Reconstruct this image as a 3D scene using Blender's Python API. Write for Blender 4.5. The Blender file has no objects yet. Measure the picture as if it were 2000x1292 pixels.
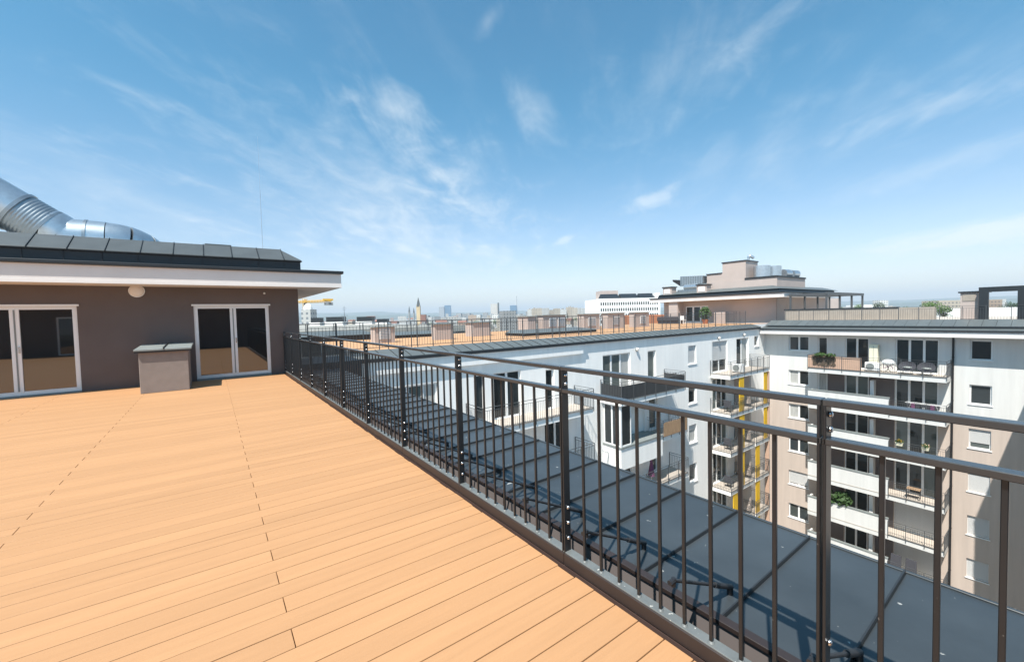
import bpy, bmesh, math, random
from mathutils import Vector, Matrix
random.seed(7)
scn = bpy.context.scene
C = scn.collection
R_ = math.radians

# ------------------------------------------------------------------ camera
F_PX = 805.85
CAM = Vector((0, 0, 1.55))
_v1 = Vector((412 - 1000, -(630 - 646), -F_PX)).normalized()
_v2 = Vector((2106 - 1000, -(588 - 646), -F_PX)).normalized()
_v3 = _v2.cross(_v1)
RW = Matrix((_v2, _v1, _v3))            # camera vector -> world vector
cam_data = bpy.data.cameras.new('camera')
cam_data.sensor_width = 36
cam_data.lens = 36 * F_PX / 2000
cam_data.clip_start = 0.05
cam_data.clip_end = 60000
cam = bpy.data.objects.new('camera', cam_data)
C.objects.link(cam)
m4 = RW.to_4x4(); m4.translation = CAM
cam.matrix_world = m4
scn.camera = cam

def ray(px, py):
    return (RW @ Vector((px - 1000, -(py - 646), -F_PX)))
def spot(px, py, depth):                # a point `depth` metres ahead, in the direction seen at px, py
    return CAM + ray(px, py) * (depth / F_PX)

# ------------------------------------------------------------------ light
SUN = Vector((-0.55, -0.245, 1.0)).normalized()
world = bpy.data.worlds.new('World'); scn.world = world
world.use_nodes = True
nt = world.node_tree; nt.nodes.clear()
def N(t, **kw):
    n = nt.nodes.new(t)
    for k, v in kw.items(): setattr(n, k, v)
    return n
def setin(n, i, v):
    if isinstance(v, bpy.types.NodeSocket): nt.links.new(v, n.inputs[i])
    else: n.inputs[i].default_value = v
def math_(op, a, b=None, clamp=False):
    n = N('ShaderNodeMath', operation=op, use_clamp=clamp)
    setin(n, 0, a)
    if b is not None: setin(n, 1, b)
    return n.outputs[0]
def dot_(v, w):
    n = N('ShaderNodeVectorMath', operation='DOT_PRODUCT')
    setin(n, 0, v); setin(n, 1, w)
    return n.outputs['Value']
sky = N('ShaderNodeTexSky', sky_type='NISHITA')
sky.sun_disc = False
sky.sun_elevation = math.asin(SUN.z)
sky.sun_rotation = math.atan2(SUN.x, SUN.y) % (2 * math.pi)
sky.altitude = 150; sky.air_density = 1.0; sky.dust_density = 0.7; sky.ozone_density = 2.0
tint = N('ShaderNodeMix', data_type='RGBA', blend_type='MULTIPLY'); tint.inputs[0].default_value = 1
nt.links.new(sky.outputs[0], tint.inputs[6]); tc = N('ShaderNodeTexCoord')
D = tc.outputs['Generated']
_sz = N('ShaderNodeSeparateXYZ'); nt.links.new(D, _sz.inputs[0])
_mr = N('ShaderNodeMapRange', interpolation_type='SMOOTHSTEP'); nt.links.new(_sz.outputs[2], _mr.inputs[0]); _mr.inputs[1].default_value = 0.02; _mr.inputs[2].default_value = 0.48
_tm = N('ShaderNodeMix', data_type='RGBA'); nt.links.new(_mr.outputs[0], _tm.inputs[0])
_tm.inputs[6].default_value = (0.98, 0.88, 0.86, 1); _tm.inputs[7].default_value = (0.38, 0.87, 0.90, 1)
nt.links.new(_tm.outputs[2], tint.inputs[7])
_w = ray(1120, 612); _w.z = 0; _w.normalize(); _wp = Vector((-_w.y, _w.x, 0))
sep = N('ShaderNodeSeparateXYZ'); nt.links.new(D, sep.inputs[0])
inv = math_('DIVIDE', 1.0, math_('ADD', math_('MAXIMUM', sep.outputs[2], 0.0), 0.16))
qs = math_('MULTIPLY', dot_(D, tuple(_w)), inv); qt = math_('MULTIPLY', dot_(D, tuple(_wp)), inv)
def cirrus(sx, sy, detail, dist, seed, rough):
    cb = N('ShaderNodeCombineXYZ'); setin(cb, 0, math_('MULTIPLY', qs, sx)); setin(cb, 1, math_('MULTIPLY', qt, sy)); cb.inputs[2].default_value = seed
    nz = N('ShaderNodeTexNoise'); nz.inputs['Scale'].default_value = 1.0; nz.inputs['Detail'].default_value = detail
    nz.inputs['Roughness'].default_value = rough; nz.inputs['Distortion'].default_value = dist
    nt.links.new(cb.outputs[0], nz.inputs['Vector'])
    return nz.outputs[0]
n_streak = cirrus(1.5, 4.0, 6, 1.1, 3.7, 0.62)
n_fluff = cirrus(5.0, 7.0, 5, 0.5, 8.1, 0.6)
comb = math_('ADD', math_('MULTIPLY', n_streak, 0.52), math_('MULTIPLY', n_fluff, 0.48))
def smooth(v, lo, hi):
    mr = N('ShaderNodeMapRange', interpolation_type='SMOOTHSTEP')
    setin(mr, 0, v); mr.inputs[1].default_value = lo; mr.inputs[2].default_value = hi
    return mr.outputs[0]
def wisp(px, py, L, W, ang, strength, lo=0.34, hi=0.66, k=0.42):
    """cloud patch round one direction of the sky, ragged by the shared cirrus noise"""
    c = ray(px, py).normalized()
    a = R_(ang)
    t = (ray(px + 20 * math.cos(a), py + 20 * math.sin(a)).normalized() - c).normalized()
    b = c.cross(t).normalized()
    g = 1.0 / (1 + 0.75 * ((px - 1000) ** 2 + (py - 646) ** 2) / F_PX ** 2)
    A = math_('MULTIPLY', math_('SUBTRACT', dot_(D, tuple(t)), t.dot(c)), F_PX / (L * g))
    B = math_('MULTIPLY', math_('SUBTRACT', dot_(D, tuple(b)), b.dot(c)), F_PX / (W * g))
    r = math_('SQRT', math_('ADD', math_('MULTIPLY', A, A), math_('MULTIPLY', B, B)))
    r = math_('ADD', r, math_('MULTIPLY', math_('LESS_THAN', dot_(D, tuple(c)), 0.0), 9.0))
    v = math_('SUBTRACT', comb, math_('MULTIPLY', r, k))
    return math_('MULTIPLY', smooth(v, lo - 0.14, hi + 0.02), strength * 0.58)
WISPS = [
    (770, 215, 110, 80, 20, 0.62, .26, .62), (1045, 215, 130, 70, 55, 0.55, .26, .62),
    (730, 400, 560, 260, 22, 0.62, .30, .66), (905, 340, 150, 120, -20, 0.45, .30, .64), (850, 470, 330, 90, 8, 0.45, .30, .66),
    (230, 380, 520, 150, 20, 0.40, .32, .68), (1278, 388, 75, 22, -22, 0.62, .22, .52), (1098, 470, 26, 13, -20, 0.7, .22, .52),
    (1470, 75, 150, 55, -33, 0.38, .28, .62), (1330, 150, 380, 170, -30, 0.35, .32, .68),
    (1900, 456, 300, 36, -9, 1.0, .16, .44), (1830, 205, 520, 50, -17, 0.36, .30, .66), (1850, 320, 480, 55, -18, 0.30, .30, .68),
    (955, 40, 70, 36, -55, 0.40, .28, .62), (1500, 300, 600, 150, -20, 0.22, .32, .70),
]
tot = math_('MULTIPLY', smooth(comb, 0.46, 0.74), 0.05)
for wv in WISPS: tot = math_('ADD', tot, wisp(*wv))
tot = math_('MINIMUM', tot, 0.8)
mix = N('ShaderNodeMix', data_type='RGBA')
setin(mix, 0, tot); nt.links.new(tint.outputs[2], mix.inputs[6]); mix.inputs[7].default_value = (5.2, 5.5, 5.6, 1)
bg = N('ShaderNodeBackground'); bg.inputs[1].default_value = 0.128
nt.links.new(mix.outputs[2], bg.inputs[0])
out = N('ShaderNodeOutputWorld'); nt.links.new(bg.outputs[0], out.inputs[0])

sd = bpy.data.lights.new('sun', 'SUN'); sd.energy = 5.0; sd.angle = R_(0.53); sd.color = (1.0, 0.955, 0.88)
sun = bpy.data.objects.new('sun', sd); C.objects.link(sun)
sun.rotation_euler = SUN.to_track_quat('Z', 'Y').to_euler(); sun.location = (-20, -8, 40)
vs = scn.view_settings
vs.view_transform = 'Standard'; vs.look = 'None'; vs.exposure = 0.68; vs.gamma = 1.0; vs.use_curve_mapping = False
scn.cycles.max_bounces = 6; world.cycles.sampling_method = 'MANUAL'; world.cycles.sample_map_resolution = 512; scn.cycles.volume_bounces = 0
scn.cycles.volume_step_rate = 1.0

# ------------------------------------------------------------------ materials
MATS = {}
def mat(name, col, rough=0.7, metal=0.0, var=0.0, vscale=3.0, bump=0.0, bscale=60.0, spec=0.5, rnd=0.0, stretch=None, wear=None, ior=1.5):
    m = bpy.data.materials.new(name); m.use_nodes = True
    t = m.node_tree; b = t.nodes['Principled BSDF']
    b.inputs['Roughness'].default_value = rough; b.inputs['Metallic'].default_value = metal
    b.inputs['Specular IOR Level'].default_value = spec; b.inputs['IOR'].default_value = ior
    b.inputs['Base Color'].default_value = (*col, 1)
    geo = t.nodes.new('ShaderNodeNewGeometry')
    vec = geo.outputs['Position']
    if stretch:
        mp = t.nodes.new('ShaderNodeVectorMath'); mp.operation = 'MULTIPLY'
        t.links.new(vec, mp.inputs[0]); mp.inputs[1].default_value = stretch
        vec = mp.outputs[0]
    cur = None
    if var > 0:
        nz = t.nodes.new('ShaderNodeTexNoise'); nz.inputs['Scale'].default_value = vscale
        nz.inputs['Detail'].default_value = 6; nz.inputs['Roughness'].default_value = 0.6
        t.links.new(vec, nz.inputs['Vector'])
        rp = t.nodes.new('ShaderNodeMapRange'); rp.inputs[1].default_value = 0.3; rp.inputs[2].default_value = 0.7
        rp.inputs[3].default_value = 1 - var; rp.inputs[4].default_value = 1 + var
        t.links.new(nz.outputs[0], rp.inputs[0]); cur = rp.outputs[0]
    if rnd > 0:
        oi = t.nodes.new('ShaderNodeObjectInfo')
        rp = t.nodes.new('ShaderNodeMapRange'); rp.inputs[3].default_value = 1 - rnd; rp.inputs[4].default_value = 1 + rnd
        t.links.new(oi.outputs['Random'], rp.inputs[0])
        if cur is None: cur = rp.outputs[0]
        else:
            mm = t.nodes.new('ShaderNodeMath'); mm.operation = 'MULTIPLY'
            t.links.new(cur, mm.inputs[0]); t.links.new(rp.outputs[0], mm.inputs[1]); cur = mm.outputs[0]
    colout = None
    if cur is not None:
        vm = t.nodes.new('ShaderNodeVectorMath'); vm.operation = 'SCALE'
        vm.inputs[0].default_value = col; t.links.new(cur, vm.inputs['Scale'])
        colout = vm.outputs[0]
    if wear:                                   # (scale, threshold, colour): small irregular marks
        nz = t.nodes.new('ShaderNodeTexNoise'); nz.inputs['Scale'].default_value = wear[0]; nz.inputs['Detail'].default_value = 5
        t.links.new(geo.outputs['Position'], nz.inputs['Vector'])
        rp = t.nodes.new('ShaderNodeMapRange'); rp.inputs[1].default_value = wear[1]; rp.inputs[2].default_value = wear[1] + 0.03
        t.links.new(nz.outputs[0], rp.inputs[0])
        mx = t.nodes.new('ShaderNodeMix'); mx.data_type = 'RGBA'
        t.links.new(rp.outputs[0], mx.inputs[0])
        if colout: t.links.new(colout, mx.inputs[6])
        else: mx.inputs[6].default_value = (*col, 1)
        mx.inputs[7].default_value = (*wear[2], 1)
        colout = mx.outputs[2]
    if colout: t.links.new(colout, b.inputs['Base Color'])
    if bump > 0:
        nz = t.nodes.new('ShaderNodeTexNoise'); nz.inputs['Scale'].default_value = bscale; nz.inputs['Detail'].default_value = 4
        t.links.new(vec, nz.inputs['Vector'])
        bp = t.nodes.new('ShaderNodeBump'); bp.inputs['Strength'].default_value = bump; bp.inputs['Distance'].default_value = 0.02
        t.links.new(nz.outputs[0], bp.inputs['Height']); t.links.new(bp.outputs[0], b.inputs['Normal'])
    MATS[name] = m
    return m
mat('terracedeck', (0.50, 0.29, 0.155), 0.7, var=0.06, vscale=1.0, stretch=(0.6, 5.0, 1.0), spec=0.2)
mat('deck', (0.450, 0.243, 0.118), 0.60, var=0.055, vscale=1.0, rnd=0.05, stretch=(1.0, 14.0, 1.0), bump=0.12, bscale=6, spec=0.3)
mat('gap', (0.10, 0.055, 0.03), 0.9)
mat('rail', (0.0125, 0.0145, 0.017), 0.34, var=0.12, vscale=6, spec=0.5, wear=(55, 0.71, (0.09, 0.085, 0.08)))
mat('handrail', (0.027, 0.0295, 0.032), 0.27, var=0.10, vscale=5, spec=0.75, bump=0.03, bscale=40)
mat('railbase', (0.030, 0.021, 0.019), 0.5, var=0.08, vscale=5)
mat('railtop', (0.13, 0.138, 0.135), 0.5, var=0.15, vscale=9, wear=(40, 0.70, (0.55, 0.53, 0.48)))
mat('steel', (0.65, 0.65, 0.66), 0.25, metal=1.0)
mat('black', (0.018, 0.018, 0.02), 0.5)
mat('roofmetal', (0.040, 0.047, 0.052), 0.36, var=0.20, vscale=1.7, rnd=0.10, bump=0.10, bscale=3, wear=(15, 0.695, (0.33, 0.33, 0.31)))
mat('seam', (0.022, 0.025, 0.028), 0.5)
mat('brown', (0.085, 0.052, 0.043), 0.5, var=0.08, vscale=4)
mat('roofgrey', (0.105, 0.120, 0.123), 0.5, var=0.10, vscale=2.2, rnd=0.07)
mat('roofdark', (0.072, 0.080, 0.082), 0.5, var=0.12, vscale=2.2, rnd=0.08)
mat('darkmetal', (0.018, 0.022, 0.026), 0.45, var=0.1, vscale=3)
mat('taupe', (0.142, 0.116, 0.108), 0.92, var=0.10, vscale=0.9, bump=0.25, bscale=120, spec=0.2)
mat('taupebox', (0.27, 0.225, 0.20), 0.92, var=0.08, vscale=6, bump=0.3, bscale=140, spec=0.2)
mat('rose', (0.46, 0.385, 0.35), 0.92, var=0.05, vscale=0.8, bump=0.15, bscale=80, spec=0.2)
mat('fascia', (0.74, 0.69, 0.655), 0.8, var=0.05, vscale=1.1, bump=0.08, bscale=30, spec=0.2)
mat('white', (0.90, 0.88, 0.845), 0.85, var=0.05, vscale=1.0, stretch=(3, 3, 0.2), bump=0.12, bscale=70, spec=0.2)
mat('rwhitedim', (0.66, 0.655, 0.635), 0.85, var=0.06, vscale=1.0, stretch=(3, 3, 0.2), bump=0.12, bscale=70, spec=0.2)  # same white paint as the wing, greyed here to offset its stronger sunlight
mat('beige', (0.53, 0.445, 0.385), 0.88, var=0.07, vscale=1.0, stretch=(3, 3, 0.2), bump=0.12, bscale=70, spec=0.2)
mat('greybrown', (0.17, 0.145, 0.138), 0.88, var=0.05, vscale=0.8, spec=0.2)
mat('pvc', (0.82, 0.82, 0.81), 0.35, var=0.02, vscale=3)
mat('glass', (0.012, 0.014, 0.016), 0.02, spec=1.0, ior=1.75)
mat('farglass2', (0.10, 0.12, 0.115), 0.08, spec=0.6, rnd=0.4)
mat('farglass', (0.026, 0.033, 0.036), 0.06, spec=0.6, ior=1.5, rnd=0.5)
mat('curtain', (0.42, 0.42, 0.40), 0.8, var=0.25, vscale=5, stretch=(6, 6, 0.3))
mat('blind', (0.58, 0.58, 0.57), 0.6, var=0.03, vscale=40, stretch=(0.1, 0.1, 3))
mat('galv', (0.58, 0.61, 0.63), 0.30, metal=0.85, var=0.12, vscale=6)
mat('galvdark', (0.34, 0.37, 0.39), 0.38, metal=0.85, var=0.12, vscale=6)
mat('capmetal', (0.22, 0.24, 0.235), 0.5, var=0.12, vscale=4)
mat('lampglass', (0.78, 0.72, 0.66), 0.4)
mat('balrail', (0.075, 0.08, 0.085), 0.5)
mat('yellow', (0.74, 0.44, 0.012), 0.6, var=0.03, vscale=1)
mat('reed', (0.34, 0.22, 0.13), 0.9, var=0.35, vscale=6, stretch=(9, 9, 0.5))
mat('screen', (0.035, 0.037, 0.04), 0.7, var=0.15, vscale=5)
mat('peach', (0.55, 0.36, 0.26), 0.85, var=0.05, vscale=3)
mat('slat', (0.34, 0.295, 0.25), 0.85, var=0.08, vscale=2)
mat('pavers', (0.48, 0.42, 0.36), 0.9, var=0.1, vscale=3)
mat('leaf', (0.04, 0.078, 0.02), 0.6, var=0.45, vscale=3, spec=0.3)
mat('leafdark', (0.03, 0.06, 0.018), 0.6, var=0.4, vscale=0.3, spec=0.3)
mat('leaffar', (0.075, 0.125, 0.035), 0.7, var=0.45, vscale=0.25, spec=0.2)
mat('bark', (0.12, 0.09, 0.065), 0.9)
mat('terracotta', (0.45, 0.16, 0.07), 0.8)
mat('fabric', (0.05, 0.05, 0.06), 0.9)
mat('whiteplastic', (0.78, 0.78, 0.77), 0.5)
mat('cream', (0.72, 0.68, 0.52), 0.6)
mat('purple', (0.16, 0.05, 0.12), 0.8)
mat('flatroof', (0.31, 0.30, 0.27), 0.9, var=0.10, vscale=0.12)
mat('gravelgrey', (0.30, 0.30, 0.29), 0.9, var=0.1, vscale=0.5)
mat('craneyellow', (0.75, 0.42, 0.03), 0.5)
mat('stonechurch', (0.55, 0.42, 0.25), 0.9, var=0.1, vscale=0.1)
mat('spire', (0.045, 0.055, 0.06), 0.6)
mat('towerblue', (0.13, 0.22, 0.32), 0.3)
mat('towergrey', (0.30, 0.33, 0.36), 0.5)
mat('towerbeige', (0.52, 0.49, 0.45), 0.7)
mat('redroof', (0.24, 0.115, 0.085), 0.85, var=0.1, vscale=0.2, rnd=0.2)
mat('court', (0.25, 0.25, 0.24), 0.9, var=0.1, vscale=0.5)

def citymat(name, base, win):
    m = bpy.data.materials.new(name); m.use_nodes = True
    t = m.node_tree; b = t.nodes['Principled BSDF']; b.inputs['Roughness'].default_value = 0.85
    tcn = t.nodes.new('ShaderNodeTexCoord'); sp = t.nodes.new('ShaderNodeSeparateXYZ')
    t.links.new(tcn.outputs['Object'], sp.inputs[0])
    def mm(op, a, b_):
        n = t.nodes.new('ShaderNodeMath'); n.operation = op
        for i, v in enumerate((a, b_)):
            if isinstance(v, bpy.types.NodeSocket): t.links.new(v, n.inputs[i])
            else: n.inputs[i].default_value = v
        return n.outputs[0]
    def stripe(v, period, duty):
        return mm('LESS_THAN', mm('FRACT', mm('DIVIDE', v, period), 0.0), duty)
    w = mm('MULTIPLY', stripe(mm('ADD', sp.outputs[0], sp.outputs[1]), 3.1, 0.45), stripe(sp.outputs[2], 2.9, 0.5))
    gn = t.nodes.new('ShaderNodeNewGeometry'); s2 = t.nodes.new('ShaderNodeSeparateXYZ'); t.links.new(gn.outputs['Normal'], s2.inputs[0])
    w = mm('MULTIPLY', w, mm('LESS_THAN', s2.outputs[2], 0.5))
    oi = t.nodes.new('ShaderNodeObjectInfo'); rp = t.nodes.new('ShaderNodeMapRange')
    rp.inputs[3].default_value = 0.75; rp.inputs[4].default_value = 1.15; t.links.new(oi.outputs['Random'], rp.inputs[0])
    vm = t.nodes.new('ShaderNodeVectorMath'); vm.operation = 'SCALE'; vm.inputs[0].default_value = base; t.links.new(rp.outputs[0], vm.inputs['Scale'])
    mx = t.nodes.new('ShaderNodeMix'); mx.data_type = 'RGBA'
    t.links.new(mm('MULTIPLY', w, 0.8), mx.inputs[0]); t.links.new(vm.outputs[0], mx.inputs[6]); mx.inputs[7].default_value = (*win, 1)
    t.links.new(mx.outputs[2], b.inputs['Base Color'])
    MATS[name] = m
citymat('citywhite', (0.52, 0.51, 0.48), (0.12, 0.14, 0.16))
citymat('citybeige', (0.44, 0.385, 0.31), (0.13, 0.13, 0.13))
citymat('cityorange', (0.37, 0.28, 0.21), (0.12, 0.11, 0.11))
citymat('citygrey', (0.36, 0.36, 0.35), (0.08, 0.09, 0.1))

# ------------------------------------------------------------------ mesh helpers
class MB:
    def __init__(s): s.v = []; s.f = []
    def poly(s, pts):
        i = len(s.v); s.v += [tuple(p) for p in pts]; s.f.append(tuple(range(i, i + len(pts)))); return s
    def hexa(s, p):                       # 8 points: bottom ring 0-3, top ring 4-7
        i = len(s.v); s.v += [tuple(q) for q in p]
        for q in ((3, 2, 1, 0), (4, 5, 6, 7), (0, 1, 5, 4), (1, 2, 6, 5), (2, 3, 7, 6), (3, 0, 4, 7)):
            s.f.append(tuple(i + k for k in q))
        return s
    def box(s, x0, x1, y0, y1, z0, z1):
        x0, x1 = min(x0, x1), max(x0, x1); y0, y1 = min(y0, y1), max(y0, y1); z0, z1 = min(z0, z1), max(z0, z1)
        return s.hexa([(x0, y0, z0), (x1, y0, z0), (x1, y1, z0), (x0, y1, z0), (x0, y0, z1), (x1, y0, z1), (x1, y1, z1), (x0, y1, z1)])
    def tube(s, p, q, r, n=8, r2=None, caps=True):
        p, q = Vector(p), Vector(q); r2 = r if r2 is None else r2
        d = (q - p).normalized(); u = d.orthogonal().normalized(); w = d.cross(u)
        i = len(s.v)
        for k in range(n):
            a = 2 * math.pi * k / n; s.v.append(tuple(p + (u * math.cos(a) + w * math.sin(a)) * r))
        for k in range(n):
            a = 2 * math.pi * k / n; s.v.append(tuple(q + (u * math.cos(a) + w * math.sin(a)) * r2))
        for k in range(n): s.f.append((i + k, i + (k + 1) % n, i + n + (k + 1) % n, i + n + k))
        if caps:
            s.f.append(tuple(i + k for k in reversed(range(n)))); s.f.append(tuple(i + n + k for k in range(n)))
        return s
    def path(s, pts, rad, n=20):          # swept round duct; rad: number or list
        pts = [Vector(p) for p in pts]; m = len(pts)
        rad = rad if isinstance(rad, list) else [rad] * m
        i0 = len(s.v); u = None
        for j, p in enumerate(pts):
            d = (pts[min(j + 1, m - 1)] - pts[max(j - 1, 0)]).normalized()
            u = d.orthogonal().normalized() if u is None else (u - d * u.dot(d)).normalized()
            w = d.cross(u)
            for k in range(n):
                a = 2 * math.pi * k / n; s.v.append(tuple(p + (u * math.cos(a) + w * math.sin(a)) * rad[j]))
        for j in range(m - 1):
            for k in range(n):
                a = i0 + j * n + k; b = i0 + j * n + (k + 1) % n
                s.f.append((a, b, b + n, a + n))
        s.f.append(tuple(i0 + k for k in reversed(range(n)))); s.f.append(tuple(i0 + (m - 1) * n + k for k in range(n)))
        return s
    def ball(s, c, rx, ry, rz, n=12, m=8):
        i0 = len(s.v)
        for j in range(m + 1):
            th = math.pi * j / m
            for k in range(n):
                ph = 2 * math.pi * k / n
                s.v.append((c[0] + rx * math.sin(th) * math.cos(ph), c[1] + ry * math.sin(th) * math.sin(ph), c[2] + rz * math.cos(th)))
        for j in range(m):
            for k in range(n):
                s.f.append((i0 + j * n + k, i0 + (j + 1) * n + k, i0 + (j + 1) * n + (k + 1) % n, i0 + j * n + (k + 1) % n))
        return s
    def mesh(s, name, off=(0, 0, 0), bev=0.0, smooth=False):
        me = bpy.data.meshes.new(name)
        me.from_pydata([(x - off[0], y - off[1], z - off[2]) for x, y, z in s.v], [], s.f)
        bm = bmesh.new(); bm.from_mesh(me)
        if bev: bmesh.ops.bevel(bm, geom=bm.edges[:], offset=bev, segments=1, affect='EDGES')
        bmesh.ops.recalc_face_normals(bm, faces=bm.faces[:])
        bm.to_mesh(me); bm.free()
        if smooth:
            for p in me.polygons: p.use_smooth = True
            me.set_sharp_from_angle(angle=R_(40))
        return me
    def build(s, name, material, parent=None, bev=0.0, smooth=False, loc=None):
        o = None
        wl = Vector((0, 0, 0)); p = parent
        while p is not None: wl = wl + p.location; p = p.parent
        base = Vector(loc) if loc is not None else wl
        me = s.mesh(name, base, bev, smooth)
        me.materials.append(MATS[material])
        o = bpy.data.objects.new(name, me); C.objects.link(o)
        o.parent = parent; o.location = base - wl
        return o
def put(name, me, parent, loc):           # a piece that shares mesh data with its likes
    o = bpy.data.objects.new(name, me); C.objects.link(o); o.parent = parent
    o.location = loc
    return o
def tag(o, label, cat, group=None):
    o['label'] = label; o['category'] = cat
    if group: o['group'] = group
    return o
def structure(o): o['kind'] = 'structure'; return o
def stuff(o): o['kind'] = 'stuff'; return o
def empty(name, loc, label, cat, group=None):
    o = bpy.data.objects.new(name, None); C.objects.link(o); o.location = loc; o.empty_display_size = 0.3
    return tag(o, label, cat, group)

# ------------------------------------------------------------------ ground, courtyard, hills
GZ = -24.0
structure(MB().poly([(-15000, -15000, GZ), (15000, -15000, GZ), (15000, 15000, GZ), (-15000, 15000, GZ)]).build('ground', 'gravelgrey'))
structure(MB().poly([(4, 0, GZ + 0.02), (40, 0, GZ + 0.02), (40, 16.5, GZ + 0.02), (4, 16.5, GZ + 0.02)]).build('courtyard_paving', 'court'))
mat('hillgreen', (0.05, 0.085, 0.05), 0.95, var=0.4, vscale=0.002)
from mathutils import noise as mnoise
def hill(name, dist, prof, x0, x1, thick):
    m = MB(); n = 140; rows = []
    for i in range(n + 1):
        px = x0 + (x1 - x0) * i / n
        hz = 630 - 0.0248 * (px - 412)
        h = 0
        for (a, ha), (b, hb) in zip(prof, prof[1:]):
            if a <= px <= b: h = ha + (hb - ha) * (px - a) / (b - a)
        h += 1.6 * mnoise.noise((px * 0.012, dist * 0.01, 0)) + 0.7 * mnoise.noise((px * 0.05, dist * 0.01, 3))
        d = ray(px, hz).normalized(); d.z = 0; d.normalize()
        top = CAM + d * dist; top.z = max(2, h) * 0.72 * dist / 1000.0
        near = CAM + d * (dist - thick); near.z = GZ
        far = CAM + d * (dist + thick); far.z = GZ
        mid = CAM + d * (dist - thick * 0.45); mid.z = top.z * (0.55 + 0.15 * mnoise.noise((px * 0.03, 5, dist)))
        rows.append((near, mid, top, far))
    for r, q in zip(rows, rows[1:]):
        for k in range(3): m.poly([r[k], q[k], q[k + 1], r[k + 1]])
    return structure(m.build(name, 'hillgreen', smooth=True))
hill('hill_range', 9500, [(300, 22), (600, 24), (680, 20), (740, 23), (800, 15), (900, 13), (1000, 15), (1200, 12), (1500, 13), (1650, 15), (1750, 14), (1900, 15), (2200, 16)], 300, 2200, 1500)
hill('hill_ridge', 6800, [(300, 10), (600, 11), (760, 12), (860, 5), (1000, 4), (1500, 5), (1700, 7), (1900, 9), (2200, 9)], 300, 2200, 900)

# ------------------------------------------------------------------ our terrace: deck boards
deck = structure(MB().box(-9, 1.675, -3.59, 13.86, -0.16, -0.032).build('deck', 'gap'))
PITCH, BW, ROW0 = 0.148, 0.1422, 1.135 - 0.148 * 2
JA, JB, LB = 0.262, -1.27, 3.06
bmesh_cache = {}
rest = MB()
row = -29
while True:
    y0 = ROW0 + row * PITCH
    if y0 > 13.80: break
    even = (round((y0 - (ROW0)) / PITCH) % 2 == 0)
    ends = [1.672]
    x = JB if even else JA
    while x > -9: ends.append(x); x -= LB
    ends.append(-9)
    for a, b in zip(ends, ends[1:]):
        xa, xb = b + 0.0021, a - 0.0021
        if a == 1.672: xa, xb = b + 0.0021, 1.672 + random.uniform(-0.006, 0.008)
        if xb - xa < 0.02: continue
        w = min(BW, 13.84 - y0)
        if y0 < 0.68 or a < -4.4 + 0.0 * y0:
            rest.box(xa, xb, y0, y0 + w, -0.026, 0.0); continue
        key = (round(xb - xa, 2), round(w, 3))
        if key not in bmesh_cache:
            L = xb - xa
            me = MB().box(0, L, 0, w, -0.026, 0.0).mesh('board', bev=0.0018); me.materials.append(MATS['deck'])
            bmesh_cache[key] = me
        put('board', bmesh_cache[key], deck, (xa, y0, random.uniform(-0.0006, 0.0006)))
    row += 1
stuff(rest.build('boards_beyond', 'deck', deck))

# ------------------------------------------------------------------ our railing
RX0, RX1 = 1.700, 1.750
rail = empty('railing', (1.725, 0.5, 0), 'long dark metal railing with bars along the edge of the orange deck', 'railing')
posts_y = [0.52 + 1.33 * k for k in range(-1, 10)] + [13.80]
def loc_of(o, p): return Vector(p) - o.location
bal_me = MB().box(-0.0074, 0.0074, -0.0074, 0.0074, 0.075, 1.080).mesh('baluster', bev=0.002); bal_me.materials.append(MATS['rail'])
post_me = MB().box(RX0 - 1.725, RX1 - 1.725 + 0.002, -0.0050, 0.0050, 0.03, 1.212).mesh('post', bev=0.002); post_me.materials.append(MATS['rail'])
bolt_me = MB().ball((0, -0.004, 0), 0.0115, 0.009, 0.0115, 8, 5).mesh('bolt', smooth=True); bolt_me.materials.append(MATS['steel'])
weld_me = MB().tube((0, 0, 0.088), (0, 0, 0.096), 0.016, 8, 0.009).mesh('weld_bead', smooth=True); weld_me.materials.append(MATS['railtop'])
for i in range(len(posts_y) - 1):
    a, b = posts_y[i], posts_y[i + 1]
    g = 0.0015
    MB().box(RX0, RX1, a + g, b - g, 1.209, 1.232).build('top_rail', 'handrail', rail, bev=0.0025)
    MB().box(RX0, RX1, a + g, b - g, 1.074, 1.097).build('middle_rail', 'handrail', rail, bev=0.0025)
    ch = MB().box(1.698, 1.762, a + g, b - g, 0.004, 0.079).build('base_channel', 'railbase', rail, bev=0.004)
    MB().box(1.7015, 1.7595, a + g, b - g, 0.0795, 0.0875).build('channel_cap', 'railtop', ch, bev=0.002)
    n = 9 if b - a > 1.2 else 3
    st = (b - a - 0.06) / (n + 1)
    for k in range(n):
        y = a + 0.03 + st * (k + 1)
        bo = put('baluster', bal_me, rail, loc_of(rail, (1.725, y, 0)))
        if y < 4.6: put('weld_bead', weld_me, bo, (0, 0, 0))
for y in posts_y:
    for s in (-1, 1):
        if y > 13.7 and s > 0: continue
        p = put('post', post_me, rail, loc_of(rail, (1.725, y + s * 0.0090, 0)))
        if s < 0:
            for z in (1.178, 1.125, 0.36, 0.265, 0.17):
                put('bolt', bolt_me, p, (0.004, -0.0050, z))
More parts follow.
